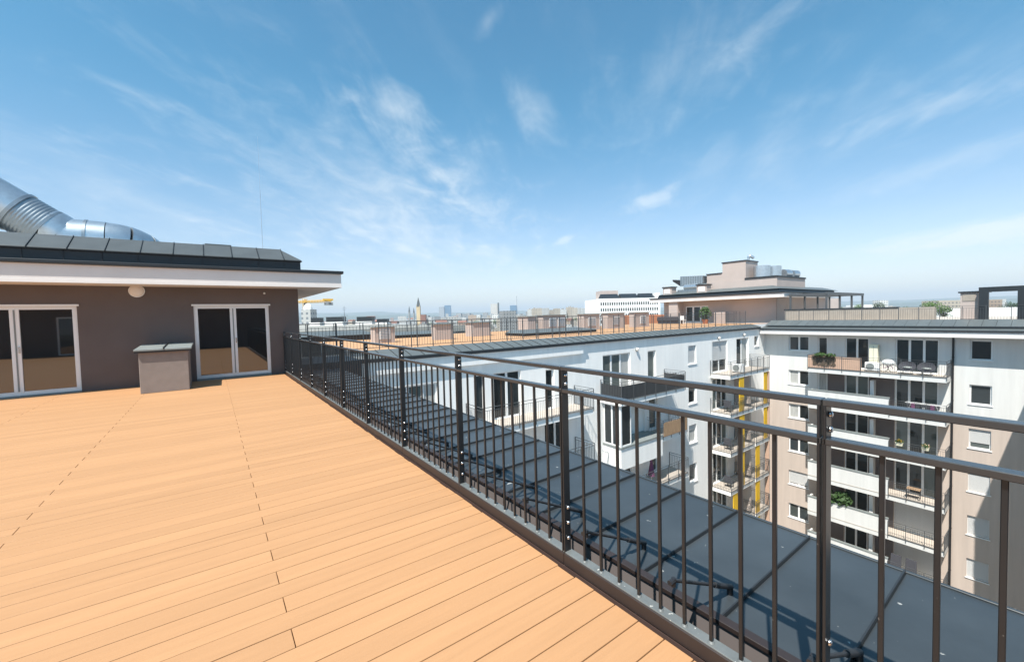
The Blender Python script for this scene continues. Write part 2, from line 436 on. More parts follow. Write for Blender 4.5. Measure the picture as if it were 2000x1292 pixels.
for k in range(24):
    y = 0.57 + 0.585 * k - 0.585
    if y > 13.4: break
    p0, p1 = Vector((1.79, y, 0.225)), Vector((2.36, y, -0.045))
    br = MB().tube(p0, p1, 0.009, 10).build('brace', 'black', rail, smooth=True)
    MB().tube(p0.lerp(p1, 0.68), p1, 0.0155, 10).tube(p1 + Vector((-0.012, 0, 0.004)), p1 + Vector((-0.012, 0, -0.035)), 0.017, 10).build('brace_foot', 'black', br, smooth=True)
    MB().tube(p0 + Vector((0, 0, 0.012)), p0 + Vector((0, 0, -0.03)), 0.012, 8).tube(p0, p0 + Vector((-0.035, 0, 0)), 0.013, 8).build('brace_bracket', 'black', br, smooth=True)

# ------------------------------------------------------------------ flat metal roof beyond the railing
mr = empty('metal_roof', (2.7, 6, -0.09), 'flat grey sheet metal roof with dark seams outside the deck railing', 'roof')
YE = 15.0
MB().box(1.78, 2.10, -3, YE, -0.42, -0.36).build('gutter_floor', 'brown', mr)
MB().box(1.70, 1.78, -3, YE, -0.36, -0.002).build('slab_edge', 'brown', mr)
MB().box(2.085, 2.10, -3, YE, -0.36, -0.088).build('upstand', 'greybrown', mr)
MB().box(2.07, 2.125, -3, YE, -0.088, -0.062).build('upstand_lip', 'railbase', mr, bev=0.002)
pan_me = MB().hexa([(0, 0, -0.03), (1.21, 0, -0.02), (1.21, 0.484, -0.02), (0, 0.484, -0.03), (0, 0, 0), (1.21, 0, 0.018), (1.21, 0.484, 0.018), (0, 0.484, 0)]).mesh('roof_panel', bev=0.003)
pan_me.materials.append(MATS['roofmetal'])
seam_me = MB().hexa([(0, 0, -0.01), (1.21, 0, 0.008), (1.21, 0.012, 0.008), (0, 0.012, -0.01), (0, 0.002, 0.022), (1.21, 0.002, 0.040), (1.21, 0.010, 0.040), (0, 0.010, 0.022)]).mesh('seam')
seam_me.materials.append(MATS['seam'])
y = 0.588 - 0.494 * 7
while y < YE:
    p = put('roof_panel', pan_me, mr, loc_of(mr, (2.125, y + 0.01, -0.085)))
    put('seam', seam_me, p, (0, -0.011, 0))
    y += 0.494
MB().box(3.335, 3.36, -3, YE, -0.19, -0.058).build('edge_trim', 'roofmetal', mr, bev=0.003)
MB().box(3.30, 3.33, -3, YE, -9, -0.11).build('wall', 'white', mr)
# dark clad wall closing the courtyard corner
tag(MB().box(2.16, 4.28, YE, 17.4, -9, 0.10).build('clad_wall', 'darkmetal'), 'dark metal clad wall in the courtyard corner behind the railing', 'wall')

# ------------------------------------------------------------------ left penthouse
WY = 13.85
ph = empty('penthouse', (-1.0, WY, 0), 'taupe rendered penthouse with glazed doors and white eaves at the end of the deck', 'penthouse')
def facade(mb, F, a0, a1, z0, z1, holes, depth=0.16):
    A = sorted({a0, a1, *[h for q in holes for h in q[:2]]}); Z = sorted({z0, z1, *[h for q in holes for h in q[2:4]]})
    A = [a for a in A if a0 <= a <= a1]; Z = [z for z in Z if z0 <= z <= z1]
    for i in range(len(A) - 1):
        for j in range(len(Z) - 1):
            ca, cz = (A[i] + A[i + 1]) / 2, (Z[j] + Z[j + 1]) / 2
            if any(h[0] < ca < h[1] and h[2] < cz < h[3] for h in holes): continue
            mb.poly([F(A[i], 0, Z[j]), F(A[i + 1], 0, Z[j]), F(A[i + 1], 0, Z[j + 1]), F(A[i], 0, Z[j + 1])])
    for h in holes:
        x0, x1, y0, y1 = max(h[0], a0), min(h[1], a1), max(h[2], z0), min(h[3], z1)
        if x1 <= x0 or y1 <= y0: continue
        for p, q in (((x0, y0), (x1, y0)), ((x1, y0), (x1, y1)), ((x1, y1), (x0, y1)), ((x0, y1), (x0, y0))):
            mb.poly([F(p[0], 0, p[1]), F(q[0], 0, q[1]), F(q[0], -depth, q[1]), F(p[0], -depth, p[1])])
    return mb
def fbox(mb, F, a0, a1, d0, d1, z0, z1):
    p = [F(a0, d0, z0), F(a1, d0, z0), F(a1, d1, z0), F(a0, d1, z0), F(a0, d0, z1), F(a1, d0, z1), F(a1, d1, z1), F(a0, d1, z1)]
    return mb.hexa(p)
def window(F, parent, a0, a1, z0, z1, leaves=1, name='window', fw=0.07, depth=0.10, sill=True, blind=0.0, glass='farglass', curtain=False, sillcol='pvc'):
    """framed window in a wall opening: frame > pane, sill, blind"""
    fr = MB()
    d0, d1 = -depth - 0.06, -depth
    fbox(fr, F, a0, a1, d0, d1, z0, z0 + fw); fbox(fr, F, a0, a1, d0, d1, z1 - fw, z1)
    fbox(fr, F, a0, a0 + fw, d0, d1 + 0.001, z0 + fw, z1 - fw); fbox(fr, F, a1 - fw, a1, d0, d1 + 0.001, z0 + fw, z1 - fw)
    w = (a1 - a0) / leaves
    for k in range(1, leaves):
        c = a0 + w * k
        fbox(fr, F, c - fw * 0.85, c + fw * 0.85, d0, d1 + 0.002, z0 + fw, z1 - fw)
    o = fr.build(name, 'pvc', parent)
    for k in range(leaves):
        p0 = a0 + w * k + (fw if k == 0 else fw * 0.85); p1 = a0 + w * (k + 1) - (fw if k == leaves - 1 else fw * 0.85)
        m = MB(); fbox(m, F, p0, p1, d0 + 0.012, d0 + 0.03, z0 + fw, z1 - fw)
        g = glass
        if g == 'farglass': g = random.choice(['farglass', 'farglass', 'farglass', 'farglass2', 'farglass'])
        m.build('pane', 'curtain' if (curtain and k == leaves - 1) else g, o)
    if sill:
        m = MB(); fbox(m, F, a0 - 0.06, a1 + 0.06, -depth - 0.02, 0.05, z0 - 0.06, z0 - 0.005); m.build('sill', sillcol, o)
    if blind > 0:
        m = MB(); zb = z1 - fw * 0.3 - (z1 - z0 - fw * 0.6) * blind
        zz = z1 - 0.02
        while zz > zb:
            z_ = max(zz - 0.055, zb)
            fbox(m, F, a0 + 0.03, a1 - 0.03, -depth + 0.004, -depth + 0.016, z_ + 0.006, zz); zz -= 0.055
        m.build('blind', 'blind', o)
    return o
FL = lambda a, d, z: (a, WY - d, z)
doors = [(-4.50, -2.53, 0.03, 2.03), (-0.36, 1.37, 0.05, 2.02)]
wl = facade(MB(), FL, -9, 2.15, -0.1, 2.56, doors, 0.14)
wl.poly([(2.15, WY, -9), (2.15, 22, -9), (2.15, 22, 2.56), (2.15, WY, 2.56)])
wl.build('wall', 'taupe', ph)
for k, (a0, a1, z0, z1) in enumerate(doors):
    o = window(FL, ph, a0, a1, z0, z1, 2, name='glazed_door', fw=0.085, depth=0.03, sill=False, glass='glass')
    c = (a0 + a1) / 2
    m = MB(); fbox(m, FL, c - 0.012, c + 0.012, -0.028, -0.018, z0 + 0.09, z1 - 0.09); m.build('seal', 'capmetal', o)
    m = MB(); fbox(m, FL, a0 - 0.04, a1 + 0.04, 0.002, 0.035, z1 - 0.015, z1 + 0.03); m.build('drip_cap', 'pvc', o)
    m = MB(); fbox(m, FL, c + 0.035, c + 0.06, -0.028, 0.012, 0.98, 1.12); m.build('handle', 'steel', o)
    m = MB(); fbox(m, FL, a0, a1, -0.09, 0.03, 0.0, z0); m.build('threshold', 'capmetal', o)
# eaves, fascia, gutter, upper band, roof panels
ea = MB()
ea.box(-9, 3.20, 13.0, 24, 2.50, 2.52)
ea.build('soffit', 'fascia', ph)
fs = MB(); fs.box(-9, 3.20, 13.0, 13.06, 2.52, 2.905); fs.box(3.14, 3.20, 13.06, 24, 2.52, 2.905)
fs.build('fascia', 'fascia', ph, bev=0.008)
fl = MB(); n = 70
for i in range(n):                       # hand-trowelled drip edge under the fascia
    x0 = -9 + 12.2 * i / n; x1 = -9 + 12.2 * (i + 1) / n
    e = lambda x: 0.012 + 0.010 * mnoise.noise((x * 1.3, 2, 0))
    fl.hexa([(x0, 12.985, 2.50), (x1, 12.985, 2.50), (x1, 13.0, 2.50), (x0, 13.0, 2.50), (x0, 12.99, 2.565 + e(x0)), (x1, 12.99, 2.565 + e(x1)), (x1, 13.0, 2.565 + e(x1)), (x0, 13.0, 2.565 + e(x0))])
fl.build('drip_edge', 'fascia', ph)
MB().box(-9, 3.26, 12.93, 13.4, 2.905, 2.985).box(2.6, 3.26, 13.4, 24, 2.905, 2.985).build('gutter', 'darkmetal', ph, bev=0.01)
MB().box(-9, 2.17, 13.33, 24, 2.985, 3.255).build('roof_band', 'darkmetal', ph)
for i in range(14):
    x = 1.75 - 0.62 * i
    MB().box(x - 0.008, x + 0.008, 13.315, 13.33, 2.985, 3.25).build('band_seam', 'black', ph)
MB().box(-9, 2.21, 13.28, 13.34, 3.245, 3.275).box(2.15, 2.21, 13.34, 24, 3.245, 3.275).build('roof_edge', 'darkmetal', ph, bev=0.006)
xs = [2.19, 1.75] + [1.75 - 0.61 * (i + 1) for i in range(17)]
for i in range(len(xs) - 1):
    b, a = xs[i] - 0.008, xs[i + 1] + 0.008
    zt, yt = 3.665, 13.95
    if i == 0:
        m = MB().hexa([(a, 13.27, 3.262), (b, 13.27, 3.262), (b, 13.30, 3.262), (a, yt, 3.262), (a, 13.27, 3.285), (b, 13.27, 3.285), (b, 13.29, 3.295), (a, yt - 0.1, zt - 0.04)])
    else:
        m = MB().hexa([(a, 13.27, 3.26), (b, 13.27, 3.26), (b, yt, zt - 0.03), (a, yt, zt - 0.03), (a, 13.27, 3.284), (b, 13.27, 3.284), (b, yt, zt), (a, yt, zt)])
    p = m.build('roof_panel', 'roofdark', ph, bev=0.003)
    if i: MB().hexa([(b, 13.262, 3.27), (b + 0.016, 13.262, 3.27), (b + 0.016, yt, zt - 0.02), (b, yt, zt - 0.02), (b + 0.0021, 13.262, 3.305), (b + 0.013, 13.262, 3.305), (b + 0.013, yt, zt + 0.022), (b + 0.0021, yt, zt + 0.022)]).build('seam', 'seam', p)
MB().hexa([(1.75, 13.3, 3.27), (2.19, 13.3, 3.27), (2.19, 24, 3.27), (1.75, 24, 3.27), (1.748, 13.9, 3.62), (1.76, 13.9, 3.62), (1.76, 24, 3.66), (1.748, 24, 3.66)]).build('hip_panel', 'roofgrey', ph)
MB().box(-9, 1.75, 13.95, 24, 3.60, 3.655).build('flat_roof', 'gravelgrey', ph)
MB().box(-0.05, 0.55, 13.97, 14.3, 3.655, 3.70).build('roof_hatch', 'roofgrey', ph)
lamp = MB().tube((-1.46, WY, 2.385), (-1.46, WY - 0.05, 2.385), 0.155, 28).build('wall_lamp', 'pvc', ph, smooth=True)
lg = MB().ball((-1.46, WY - 0.05, 2.385), 0.14, 0.06, 0.14, 24, 10).build('lamp_glass', 'lampglass', lamp, smooth=True)
MB().ball((1.30 - 0.02, WY - 0.01, 2.36), 0.03, 0.025, 0.03, 10, 6).build('sensor', 'pvc', ph, smooth=True)
# vent box with metal cap, lightning rod, duct
vb = empty('vent_box', (-0.9, 12.9, 0), 'low rendered vent box with grey metal cap standing on the deck by the wall', 'vent box')
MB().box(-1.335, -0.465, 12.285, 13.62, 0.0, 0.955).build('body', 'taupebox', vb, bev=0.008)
for a, b in ((-1.405, -0.902), (-0.898, -0.395)):
    MB().hexa([(a, 12.22, 0.955), (b, 12.22, 0.955), (b, 13.66, 1.00), (a, 13.66, 1.00), (a, 12.22, 0.995), (b, 12.22, 0.995), (b, 13.66, 1.055), (a, 13.66, 1.055)]).build('cap', 'capmetal', vb, bev=0.004)
MB().box(-1.40, -0.40, 12.228, 12.26, 0.915, 0.953).build('cap_trim', 'black', vb)
MB().hexa([(-0.905, 12.21, 0.99), (-0.895, 12.21, 0.99), (-0.895, 13.66, 1.05), (-0.905, 13.66, 1.05), (-0.909, 12.21, 1.022), (-0.891, 12.21, 1.022), (-0.891, 13.66, 1.08), (-0.909, 13.66, 1.08)]).build('cap_seam', 'black', vb)
lr = empty('lightning_rod', (1.40, 15.0, 3.655), 'thin tall lightning rod on the penthouse roof', 'lightning rod')
MB().tube((1.40, 15.0, 3.65), (1.40, 15.0, 5.6), 0.008, 8).tube((1.40, 15, 5.6), (1.40, 15, 7.25), 0.0045, 8, 0.003).build('rod', 'galv', lr)
MB().tube((1.40, 15.0, 3.65), (1.40, 15.0, 3.75), 0.12, 12).build('foot', 'gravelgrey', lr)
du = empty('ventilation_duct', (-3, 16.4, 3.655), 'big shiny galvanised round ventilation duct bending down behind the roof', 'duct')
def arc(p, c, q, n=8):
    p, c, q = Vector(p), Vector(c), Vector(q)
    return [p * (1 - t) ** 2 + c * 2 * t * (1 - t) + q * t * t for t in [i / n for i in range(n + 1)]]
DR = 0.53
dv = Vector((0.81, 0, -0.59))
c0 = Vector((-3.88, 16.0, 4.50))
MB().path([c0 - dv * 3.2, c0], DR * 0.985, 32).build('straight_duct', 'galv', du, smooth=True)
MB().path([c0 - dv * 0.03, c0 + dv * 0.05], DR * 1.045, 32).build('collar', 'galvdark', du, smooth=True)
pts, rad = [], []
c1 = c0 + dv * 0.62
for i in range(53):
    pts.append(c0.lerp(c1, i / 52)); rad.append(DR * (1.0 + 0.0065 * math.sin(i * 2 * math.pi / 6)))
MB().path(pts, rad, 32).build('corrugated_duct', 'galvdark', du, smooth=True)
MB().path([c1 - dv * 0.02, c1 + dv * 0.04], DR * 1.03, 32).build('collar', 'galvdark', du, smooth=True)
a = Vector((-2.93, 16.0, 3.88))
MB().path(arc(c1, (-3.28, 16.0, 4.12), (-3.1, 16.0, 3.93), 5), DR, 32).build('elbow', 'galv', du, smooth=True)
MB().path(arc((-3.1, 16.0, 3.93), (-3.02, 16.0, 3.89), a, 4), DR * 0.995, 32).build('elbow', 'galv', du, smooth=True)
MB().path([a, a + Vector((0.28, 0, -0.005))], DR * 1.03, 32).build('sleeve', 'galv', du, smooth=True)
MB().path([a + Vector((0.28, 0, -0.005)), a + Vector((0.34, 0, -0.006))], DR * 1.06, 32).build('clamp_band', 'galvdark', du, smooth=True)
MB().path([a + Vector((0.34, 0, -0.006)), a + Vector((0.70, 0, -0.012))], DR * 1.03, 32).build('sleeve', 'galv', du, smooth=True)
b0 = a + Vector((0.70, 0, -0.012))
bend = arc(b0, b0 + Vector((0.75, 0, 0.0)), b0 + Vector((0.95, 0.9, -0.55)), 16)
for k in range(0, 16, 4):
    MB().path(bend[k:k + 5], [DR * 1.0 + (0.007 if i == 0 else 0) for i in range(5)], 32).build('bend_segment', 'galv', du, smooth=True)
MB().box(-5.4, -4.5, 15.6, 16.4, 3.655, 5.0).build('duct_support', 'galvdark', du)

# penthouse behind the viewpoint: what the glazed doors mirror
bp_ = empty('rear_penthouse', (-3, -3.6, 0), 'taupe penthouse closing the deck behind the viewpoint', 'penthouse')
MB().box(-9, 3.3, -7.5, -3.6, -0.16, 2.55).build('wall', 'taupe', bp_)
MB().box(-9, 3.6, -7.5, -3.0, 2.55, 2.9).build('eave', 'fascia', bp_)
for x0 in (-6.5, -2.6): window(lambda a, d, z: (a, -3.6 + d, z), bp_, x0, x0 + 2.0, 0.03, 2.03, 2, name='glazed_door', depth=-0.07, sill=False, glass='glass')

# ------------------------------------------------------------------ balcony helper
def balcony_rail(mb, pts, z0, z1, sp=0.115):
    """posts, two top rails, bottom rail and bars along a polyline"""
    for p, q in zip(pts, pts[1:]):
        p = Vector((p[0], p[1], 0)); q = Vector((q[0], q[1], 0)); d = q - p; L = d.length; u = d.normalized()
        w = Vector((-u.y, u.x, 0))
        def bar(s0, s1, h0, h1, t=0.012):
            a, b = p + u * s0, p + u * s1
            mb.hexa([(*(a - w * t).xy, h0), (*(b - w * t).xy, h0), (*(b + w * t).xy, h0), (*(a + w * t).xy, h0), (*(a - w * t).xy, h1), (*(b - w * t).xy, h1), (*(b + w * t).xy, h1), (*(a + w * t).xy, h1)])
        bar(0, L, z1 - 0.02, z1, 0.016); bar(0, L, z1 - 0.155, z1 - 0.14, 0.01); bar(0, L, z0 + 0.05, z0 + 0.075, 0.012)
        np_ = max(1, round(L / 1.05))
        for k in range(np_ + 1): s = L * k / np_; bar(s - 0.018, s + 0.018, z0 - 0.14, z1 - 0.025, 0.014)
        nb = int(L / sp)
        for k in range(1, nb): s = L * k / nb; bar(s - 0.006, s + 0.006, z0 + 0.075, z1 - 0.14, 0.006)
    return mb
def balcony(F, parent, a0, a1, depth, zt, thick=0.28, slabmat='white', railed=True, rail_from=None, rail_to=None, sides=(True, True)):
    m = MB(); fbox(m, F, a0, a1, -0.02, depth, zt - thick, zt)
    sl = m.build('balcony', slabmat, parent)
    m = MB(); fbox(m, F, a0, a1, 0.003, depth + 0.03, zt + 0.002, zt + 0.03); m.build('balcony_floor', 'pavers', sl)
    if railed:
        r0 = a0 if rail_from is None else rail_from; r1 = a1 if rail_to is None else rail_to
        pts = []
        if sides[0]: pts.append(F(r0, 0.02, 0))
        pts += [F(r0, depth + 0.05, 0), F(r1, depth + 0.05, 0)]
        if sides[1]: pts.append(F(r1, 0.02, 0))
        stuff(balcony_rail(MB(), pts, zt, zt + 1.08).build('balcony_railing', 'balrail', sl))
    return sl

# ------------------------------------------------------------------ white wing across the courtyard
WYF = 16.5
FW = lambda a, d, z: (a, WYF - d, z)
ww = empty('white_wing', (21, WYF, GZ), 'white apartment wing with balconies and a grey roof edge across the courtyard', 'building')
ST = 2.9
holes, wins = [], []
def W(a0, a1, zt, zb, leaves=1, **kw): holes.append((a0, a1, zb, zt)); wins.append((a0, a1, zb, zt, leaves, kw))
W(18.6, 21.15, -0.95, -3.38, 3, curtain=True); W(22.93, 23.8, -1.0, -3.38, 1, curtain=False)
W(27.68, 28.72, -0.97, -2.3, 1, blind=0.97)
W(31.0, 33.3, -0.87, -3.28, 2, blind=0.62); W(34.8, 36.9, -0.83, -3.28, 2, curtain=True); W(38.0, 38.8, -0.77, -1.67, 1)
W(5.9, 7.9, -1.30, -3.5, 3, curtain=True); W(9.75, 10.35, -1.20, -3.5, 1); W(10.85, 12.5, -1.2, -3.5, 2); W(14.15, 14.75, -1.36, -3.5, 1)
for k in range(1, 6):
    z = -0.97 - ST * k
    W(27.68, 28.72, z, z - 1.33, 1, curtain=(k % 2 == 0), blind=(0.3 if k == 2 else 0))
    W(31.0, 33.3, z + 0.1, z - 2.32, 3); W(34.8, 36.9, z + 0.1, z - 2.32, 2)
    W(14.0, 15.6, z - 0.2, z - 2.3, 2); W(10.3, 11.9, z - 0.2, z - 2.3, 2); W(6.5, 8.1, z - 0.2, z - 2.3, 2)
    W(23.0, 23.9, z - 0.3, z - 2.35, 1)
    if k > 1: W(19.0, 21.2, z - 0.1, z - 2.35, 2)
m = facade(MB(), FW, 4.28, 40.0, GZ, -0.17, holes, 0.18)
m.poly([(4.28, WYF + 0.2, GZ), (40, WYF + 0.2, GZ), (40, WYF + 0.2, -0.17), (4.28, WYF + 0.2, -0.17)])
m.build('wall', 'white', ww)
for a0, a1, zb, zt, lv, kw in wins:
    kw = dict(kw); tall = (zt - zb) > 1.8
    window(FW, ww, a0, a1, zb, zt, lv, name='balcony_door' if tall else 'window', fw=0.075, depth=0.11, sill=not tall, **kw)
MB().box(4.28, 16.85, 16.36, WYF - 0.001, -0.69, -0.17).build('eave_beam', 'white', ww)
MB().box(4.6, 16.95, 16.275, WYF + 0.1, -0.17, -0.035).box(16.95, 38.9, 16.36, WYF + 0.1, -0.168, -0.037).build('gutter', 'darkmetal', ww, bev=0.01)
i = 0; x = 4.9
while x < 39.0:
    a, b = x + 0.008, x + 0.58
    yf = 16.285 if x < 16.5 else 16.37
    p = MB().hexa([(a, yf, -0.04), (b, yf, -0.04), (b, 17.3, 0.20), (a, 17.3, 0.20), (a, yf, -0.015), (b, yf, -0.015), (b, 17.3, 0.245), (a, 17.3, 0.245)]).build('roof_panel', 'roofgrey', ww)
    MB().hexa([(b, yf, -0.03), (b + 0.014, yf, -0.03), (b + 0.014, 17.3, 0.22), (b, 17.3, 0.22), (b, yf, 0.008), (b + 0.014, yf, 0.008), (b + 0.014, 17.3, 0.268), (b, 17.3, 0.268)]).build('seam', 'seam', p)
    x += 0.588
for (x, z) in ((21.75, -0.80), (31.9, -0.62), (36.0, -0.55)):
    l = MB().tube((x, WYF, z), (x, WYF - 0.06, z), 0.11, 16).build('wall_lamp', 'capmetal', ww, smooth=True)
    MB().ball((x, WYF - 0.09, z), 0.115, 0.09, 0.115, 14, 8).build('lamp_glass', 'lampglass', l, smooth=True)
# balconies of the white wing
balcony(FW, ww, 9.3, 16.2, 1.4, -3.5)
b1 = balcony(FW, ww, 18.37, 24.7, 1.5, -3.42)
m = MB(); fbox(m, FW, 18.40, 24.66, 1.515, 1.53, -3.36, -2.58); fbox(m, FW, 18.395, 18.41, 0.05, 1.515, -3.36, -2.58); fbox(m, FW, 24.645, 24.66, 0.05, 1.515, -3.36, -2.58)
m.build('screen', 'screen', b1)
# glazed bay under it
by = MB(); fbox(by, FW, 18.52, 22.5, -0.02, 1.32, -7.45, -6.22)
bay = by.build('glazed_bay', 'white', ww)
m = MB(); fbox(m, FW, 18.48, 22.54, 0.0, 1.37, -6.22, -6.12); m.build('bay_sill', 'capmetal', bay)
FS = lambda a, d, z: (18.56 - d, WYF - a, z)
window(FS, bay, 0.05, 1.24, -6.12, -3.75, 2, name='bay_window', fw=0.06, depth=0.0, sill=False)
FB = lambda a, d, z: (a, WYF - 1.28 - d, z)
window(FB, bay, 18.62, 19.5, -6.12, -3.75, 1, name='bay_window', fw=0.06, depth=0.0, sill=False)
m = MB(); fbox(m, FW, 18.52, 18.62, 1.22, 1.32, -6.12, -3.70); fbox(m, FW, 22.3, 22.5, 0.0, 0.18, -6.12, -3.70); m.build('bay_post', 'pvc', bay)
b3 = balcony(FW, ww, 22.52, 25.2, 1.3, -6.32)
m = MB(); x = 22.56
while x < 25.15:
    fbox(m, FW, x, x + 0.035, 1.365, 1.38, -6.27, -5.42 + random.uniform(-0.02, 0.05)); x += 0.042
stuff(m.build('reed_screen', 'reed', b3))
for k in range(2, 5):
    balcony(FW, ww, 18.5, 25.2, 1.35, -3.42 - ST * k)
for k in range(1, 5):
    balcony(FW, ww, 9.3, 16.2, 1.4, -3.5 - ST * k)
# corner stack with yellow panels
for k in range(0, 6):
    zt = -3.33 - ST * k
    balcony(FW, ww, 30.67, 34.4 if k else 37.1, 1.5, zt, 0.26)
    if k: balcony(FW, ww, 34.7, 37.1, 1.5, zt, 0.26)
    m = MB(); fbox(m, FW, 34.42, 34.62, -0.02, 1.2, zt - ST + 0.26, zt - 0.26 if k else zt - 0.26); m.build('partition', 'beige', ww)
yel = [(32.2, 32.9, 0), (32.25, 32.95, 1), (31.2, 31.85, 3), (31.2, 31.85, 4), (34.9, 35.55, 2), (34.9, 35.55, 3), (34.9, 35.55, 4), (36.4, 36.9, 0), (36.4, 36.9, 1), (32.3, 32.95, 2)]
for a0, a1, k in yel:
    zt = -3.33 - ST * k - 0.27
    m = MB(); fbox(m, FW, a0, a1, 1.40, 1.46, zt - ST + 0.30, zt); m.build('yellow_panel', 'yellow', ww)
m = MB(); fbox(m, FW, 37.12, 37.24, 1.2, 1.5, GZ, -3.6); m.build('pillar', 'peach', ww)

# ------------------------------------------------------------------ right building
RXF = 40.0
FR = lambda a, d, z: (RXF - d, a, z)
rb = empty('right_building', (RXF, 8, GZ), 'white and beige apartment block with long balconies on the right', 'building')
rholes, rw = [], []
def V(a0, a1, zt, zb, leaves=1, **kw): rholes.append((a0, a1, zb, zt)); rw.append((a0, a1, zb, zt, leaves, kw))
for k in range(7):
    z = -0.815 - ST * k
    V(13.12, 14.6, z, z - 1.22, 2, blind=(0.9 if k == 4 else 0), curtain=(k in (1, 2)))
    V(3.15, 4.12, z, z - 1.28, 1, blind=(0.97 if k >= 3 else (0.72 if k == 2 else 0.0)), curtain=False)
    V(11.85, 12.5, z - 0.02, z - 2.4, 1, curtain=(k == 1))
    V(9.25, 10.7, z - 0.02, z - 2.4, 2)
    V(5.54, 7.76, z - 0.02, z - 2.4, 3, blind=(0.97 if k in (4, 5) else 0), curtain=False)
ZB = -6.2
up = facade(MB(), FR, -12, 16.5, ZB, -0.55, [h for h in rholes], 0.18)
up.build('white_wall', 'rwhitedim', rb)
lo = facade(MB(), FR, -12, 16.5, GZ, ZB, [h for h in rholes], 0.18)
lo.build('beige_wall', 'beige', rb)
MB().box(40.22, 40.3, -12, 16.5, GZ, -0.55).build('inner_wall', 'greybrown', rb)
for a0, a1, zb, zt, lv, kw in rw:
    tall = (zt - zb) > 1.8
    window(FR, rb, a0, a1, zb, zt, lv, name='balcony_door' if tall else 'window', fw=0.075, depth=0.12, sill=not tall, **kw)
# grey-brown wall between the doors of the lower balconies
for k in range(1, 7):
    z1 = -3.55 - ST * (k - 1); z0 = -3.25 - ST * k
    for a0, a1 in ((10.72, 11.83), (7.78, 9.23)):
        m = MB(); fbox(m, FR, a0, a1, 0.004, 0.012, z0, z1); m.build('render_panel', 'greybrown', rb)
for k in range(6):
    zt = -3.25 - ST * k
    if k == 0:
        sl = balcony(FR, rb, 4.97, 12.72, 1.4, zt, 0.32, 'rwhitedim')
        m = MB(); fbox(m, FR, 9.35, 12.70, 1.405, 1.425, zt + 0.08, zt + 1.02); fbox(m, FR, 12.695, 12.71, 0.3, 1.405, zt + 0.08, zt + 1.02); m.build('screen', 'peach', sl)
    else:
        sl = balcony(FR, rb, 4.97, 12.72, 1.4, zt, 0.32, 'rwhitedim', rail_from=4.97, rail_to=7.78, sides=(True, False))
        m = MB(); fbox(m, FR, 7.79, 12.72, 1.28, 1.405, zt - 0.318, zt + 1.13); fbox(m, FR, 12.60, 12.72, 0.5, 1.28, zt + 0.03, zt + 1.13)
        pa = m.build('parapet', 'rwhitedim', sl)
        m = MB(); fbox(m, FR, 7.77, 12.75, 1.25, 1.435, zt + 1.132, zt + 1.22); m.build('parapet_cap', 'capmetal', pa)
        m = MB(); fbox(m, FR, 8.82, 9.05, 0.01, 0.55, zt + 0.03, zt + 2.2); m.build('divider', 'whiteplastic', sl)
pipe = MB().tube((39.93, 4.87, GZ), (39.93, 4.87, -0.62), 0.055, 10)
for z in range(0, 8): pipe.tube((39.93, 4.87, -2.0 - 2.9 * z), (39.93, 4.87, -1.95 - 2.9 * z), 0.068, 10)
pipe.build('drain_pipe', 'black', rb, smooth=True)
# eaves and roof edge
MB().box(38.93, 40.3, -12, 16.48, -0.60, -0.585).box(38.93, 39.0, -12, 16.48, -0.585, -0.25).build('eave', 'fascia', rb)
MB().box(38.86, 39.4, -12, 16.4, -0.25, -0.15).build('gutter', 'darkmetal', rb, bev=0.01)
MB().hexa([(38.95, -12, -0.15), (40.2, -12, -0.15), (40.2, 16.4, -0.15), (38.95, 16.4, -0.15), (38.95, -12, -0.10), (40.2, -12, 0.10), (40.2, 16.4, 0.10), (38.95, 16.4, -0.10)]).build('lower_roof', 'roofgrey', rb)
MB().box(39.35, 40.3, -12, 15.9, 0.0, 0.10).build('upper_gutter', 'darkmetal', rb)
y = -12.0
while y < 15.6:
    p = MB().hexa([(39.37, y + 0.006, 0.10), (40.6, y + 0.006, 0.10), (40.6, y + 0.59, 0.10), (39.37, y + 0.59, 0.10), (39.37, y + 0.006, 0.13), (40.6, y + 0.006, 0.52), (40.6, y + 0.59, 0.52), (39.37, y + 0.59, 0.13)]).build('roof_panel', 'roofgrey', rb)
    y += 0.6
MB().box(40.6, 55, -12, 15.4, 0.3, 0.42).build('flat_roof', 'pavers', rb)
# parapet wall of the right terrace with slats, and its railing
pw = empty('terrace_wall', (42, 10, 0.42), 'beige board clad parapet wall on the terrace of the right block', 'wall')
y = 6.05
while y < 15.6:
    MB().box(42.0, 42.06, y, y + 0.235, 0.42, 1.36 if y > 8.0 else 1.42).build('board', 'slat', pw); y += 0.24
MB().box(41.97, 42.5, 8.0, 15.7, 1.36, 1.47).build('coping', 'darkmetal', pw)
MB().box(42.06, 42.5, 6.05, 15.65, 0.42, 1.36).build('core', 'slat', pw)
r2 = empty('terrace_railing', (40.9, 5, 0.42), 'thin dark bar railing along the roof edge of the right block', 'railing')
mm_ = balcony_rail(MB(), [(40.9, -6, 0), (40.9, 15.2, 0)], 0.45, 1.43, 0.125)
stuff(mm_.build('bars', 'balrail', r2))

